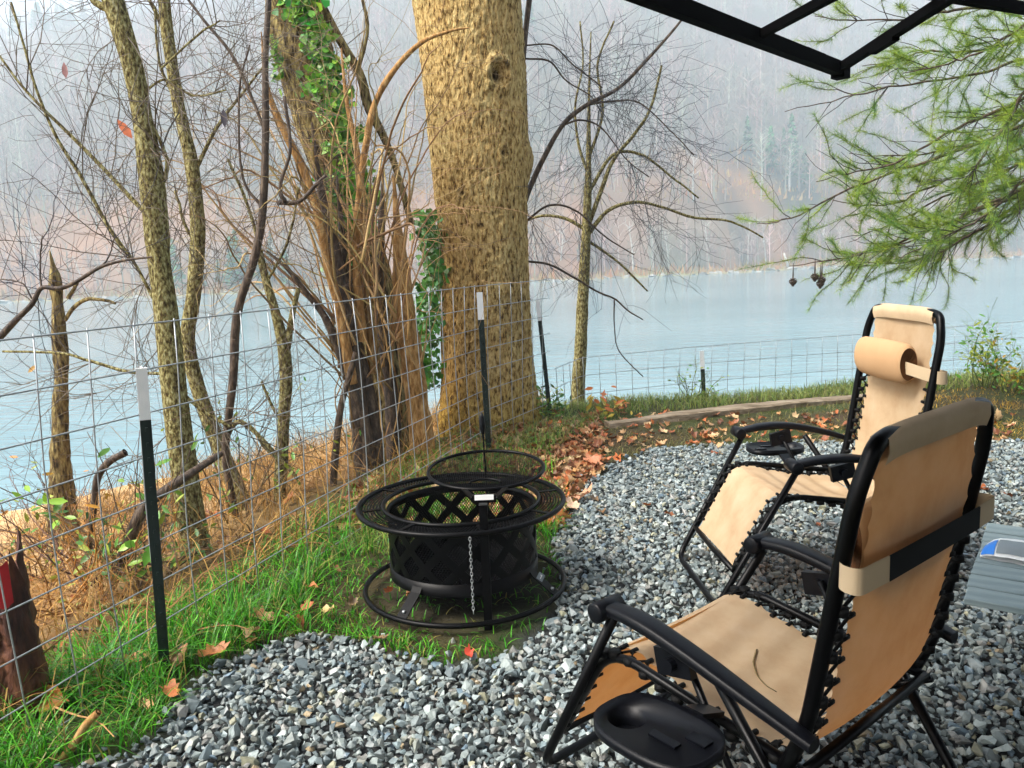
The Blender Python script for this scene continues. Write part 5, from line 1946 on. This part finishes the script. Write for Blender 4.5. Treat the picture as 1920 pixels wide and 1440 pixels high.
# ------------------------------------------------------------------ slatted table and packet at the right edge
def slat_table():
    A, B = np.array([1.80, 2.93]), np.array([1.33, 2.27])          # left edge
    u = norm(B - A)
    v = np.array([-u[1], u[0]])
    if v[0] < 0:
        v = -v
    root = thing('side_table', 'low grey-blue slatted wooden table behind the nearer chair', 'table', (A[0], A[1], 0))
    Lz = np.linalg.norm(B - A)
    n = 7
    w = Lz / n
    Wd = .62
    rg = np.random.default_rng(4)
    me = None
    for k in range(n):
        c = u * (k + .5) * w + v * (Wd / 2)
        m = MB()
        ang = math.atan2(v[1], v[0])
        R = np.array(Matrix.Rotation(ang, 3, 'Z'))
        m.box((0, 0, 0), (Wd + rg.uniform(-.01, .01), w - .014, .022))
        ob = m.build('slat', M['slat'], root, smooth=False)
        ob.location = (c[0], c[1], .437 + rg.uniform(-.0015, .0015))
        ob.rotation_euler = (0, 0, ang)
        bv = ob.modifiers.new('bevel', 'BEVEL')
        bv.width = .004
        bv.segments = 2
    for a_, b_ in ((.08, .20), (Lz - .16, .20), (.08, Wd - .05), (Lz - .16, Wd - .05)):
        p = u * a_ + v * b_
        MB().bar((p[0], p[1], 0), (p[0], p[1], .424), .05, .05, (u[0], u[1], 0)).build('leg', M['slat'], root, smooth=False)
    for b_ in (.20, Wd - .05):
        p, q = u * .03 + v * b_, u * (Lz - .03) + v * b_
        MB().bar((p[0], p[1], .40), (q[0], q[1], .40), .03, .046).build('apron', M['slat'], root, smooth=False)
    # packet
    ang = math.atan2(v[1], v[0])
    c = PT(1895, 1025, 2.62)
    c = gz(1910, 1030, .475)
    pk = thing('packet', 'white packet with a blue band lying on the slatted table', 'packet', (c[0], c[1], .4485), ang - .1)
    m = MB()
    ys = np.linspace(-.075, .075, 9)
    xs_ = np.linspace(-.10, .12, 12)
    for sgn in (0, 1):
        V = np.array([[[x, y, sgn * .05 * (1 - (2 * abs(x - .01) / .24) ** 4) * (1 - (abs(y) / .082) ** 4) + .001 * math.sin(x * 90 + y * 50)] for y in ys] for x in xs_])
        m.grid(V)
    m.build('wrapper', M['tagwhite'], pk)
    m = MB()
    V = np.array([[[x, y, .003 + .05 * (1 - (2 * abs(x - .01) / .24) ** 4) * (1 - (abs(y) / .082) ** 4) + .001 * math.sin(x * 90 + y * 50)] for y in np.linspace(-.074, .0, 6)] for x in np.linspace(-.098, -.06, 5)])
    m.grid(V)
    m.build('blue_band', M['blue'], pk)
    m = MB()
    V = np.array([[[x, y, .003 + .05 * (1 - (2 * abs(x - .01) / .24) ** 4) * (1 - (abs(y) / .082) ** 4) + .001 * math.sin(x * 90 + y * 50)] for y in np.linspace(-.07, .0, 6)] for x in np.linspace(-.055, .10, 9)])
    m.grid(V)
    m.build('grey_window', M['taggrey'], pk)


slat_table()


# ------------------------------------------------------------------ canopy frame overhead
def canopy():
    Z = 2.4
    root = thing('canopy_frame', 'black steel canopy frame jutting overhead at the upper right', 'canopy', (1.7, 1.6, 0))
    o = np.array([1.7, 1.6, 0])
    p = lambda x, y, z=Z: np.array([x, y, z]) - o
    st = M['canopyblk']
    c0 = np.array([1.72, 4.24])
    e1 = c0 + np.array([-1.19, -1.27]) * 2.55
    e2 = np.array([1.58, .9])
    MB().bar(p(*c0), p(*e1), .05, .062).build('front_beam', st, root, smooth=False)
    MB().bar(p(*c0, Z + .004), p(*e2, Z + .004), .036, .04).build('side_beam', st, root, smooth=False)
    f3 = lambda t: np.array([1.42, 3.11]) + t * np.array([.74, .36])
    MB().bar(p(*f3(-1.05), Z + .048), p(*f3(2.8), Z + .048), .036, .04).build('cross_beam', st, root, smooth=False)
    MB().bar(p(1.105, 3.57, Z + .008), p(1.29, 2.75, Z + .008), .03, .035).build('rafter', st, root, smooth=False)
    MB().box(p(c0[0] + .01, c0[1] + .01, Z - .004), (.07, .07, .08), np.array(Matrix.Rotation(.75, 3, 'Z'))).build('corner_bracket', st, root, smooth=False)
    MB().bar(p(1.45, 3.99, Z + .038), p(1.60, 4.15, Z + .038), .03, .03).build('clamp', st, root, smooth=False)
    MB().bar(p(1.70, 3.82, Z - .022), p(1.69, 3.58, Z - .022), .032, .02).build('clamp', st, root, smooth=False)
    for q, z in ((f3(2.8), Z + .03), (e1, Z - .04), (e2, Z - .02)):
        MB().bar(p(q[0], q[1], -.05), p(q[0], q[1], z), .06, .06, (1, 0, 0)).build('post', st, root, smooth=False)
    # unseen roof cloth, rails and posts added to shade the lower right
    V = np.array([[[x, y, Z + .06 + .02 * math.sin(x * 4) * math.sin(y * 3)] for y in np.linspace(-3.5, 2.45, 16)] for x in np.linspace(-.80, 5.2, 18)]) - o
    mb = MB()
    mb.grid(V)
    mb.build('added_canvas', M['added_canvas'], root)
    for xx in (-.80, 5.2):
        MB().bar(p(xx, -3.5, Z + .02), p(xx, 2.45, Z + .02), .05, .05).build('rail', st, root, smooth=False)
        MB().bar(p(xx, -3.5, -.05), p(xx, -3.5, Z), .06, .06, (1, 0, 0)).build('post', st, root, smooth=False)
    MB().bar(p(-.80, 2.45, Z + .025), p(5.2, 2.45, Z + .025), .05, .04).build('rail', st, root, smooth=False)
    MB().bar(p(5.2, 2.45, -.05), p(5.2, 2.45, Z), .06, .06, (1, 0, 0)).build('post', st, root, smooth=False)


canopy()


# ------------------------------------------------------------------ river haze
def haze():
    m = bpy.data.materials.new('river_haze')
    m.use_nodes = True
    nt = m.node_tree
    for n in list(nt.nodes):
        if n.type == 'BSDF_PRINCIPLED':
            nt.nodes.remove(n)
    v = nt.nodes.new('ShaderNodeVolumePrincipled')
    v.inputs['Color'].default_value = (.80, .91, 1.0, 1)
    v.inputs['Density'].default_value = HAZE
    v.inputs['Anisotropy'].default_value = .2
    nt.links.new(v.outputs[0], nt.nodes['Material Output'].inputs['Volume'])
    mb = MB()
    mb.box((0, 370, 141), (1760, 860, 300))
    ob = mb.build('haze', m, None, smooth=False, kind='stuff', label='pale damp mist hanging over the river valley')


HAZE = .0015
haze()
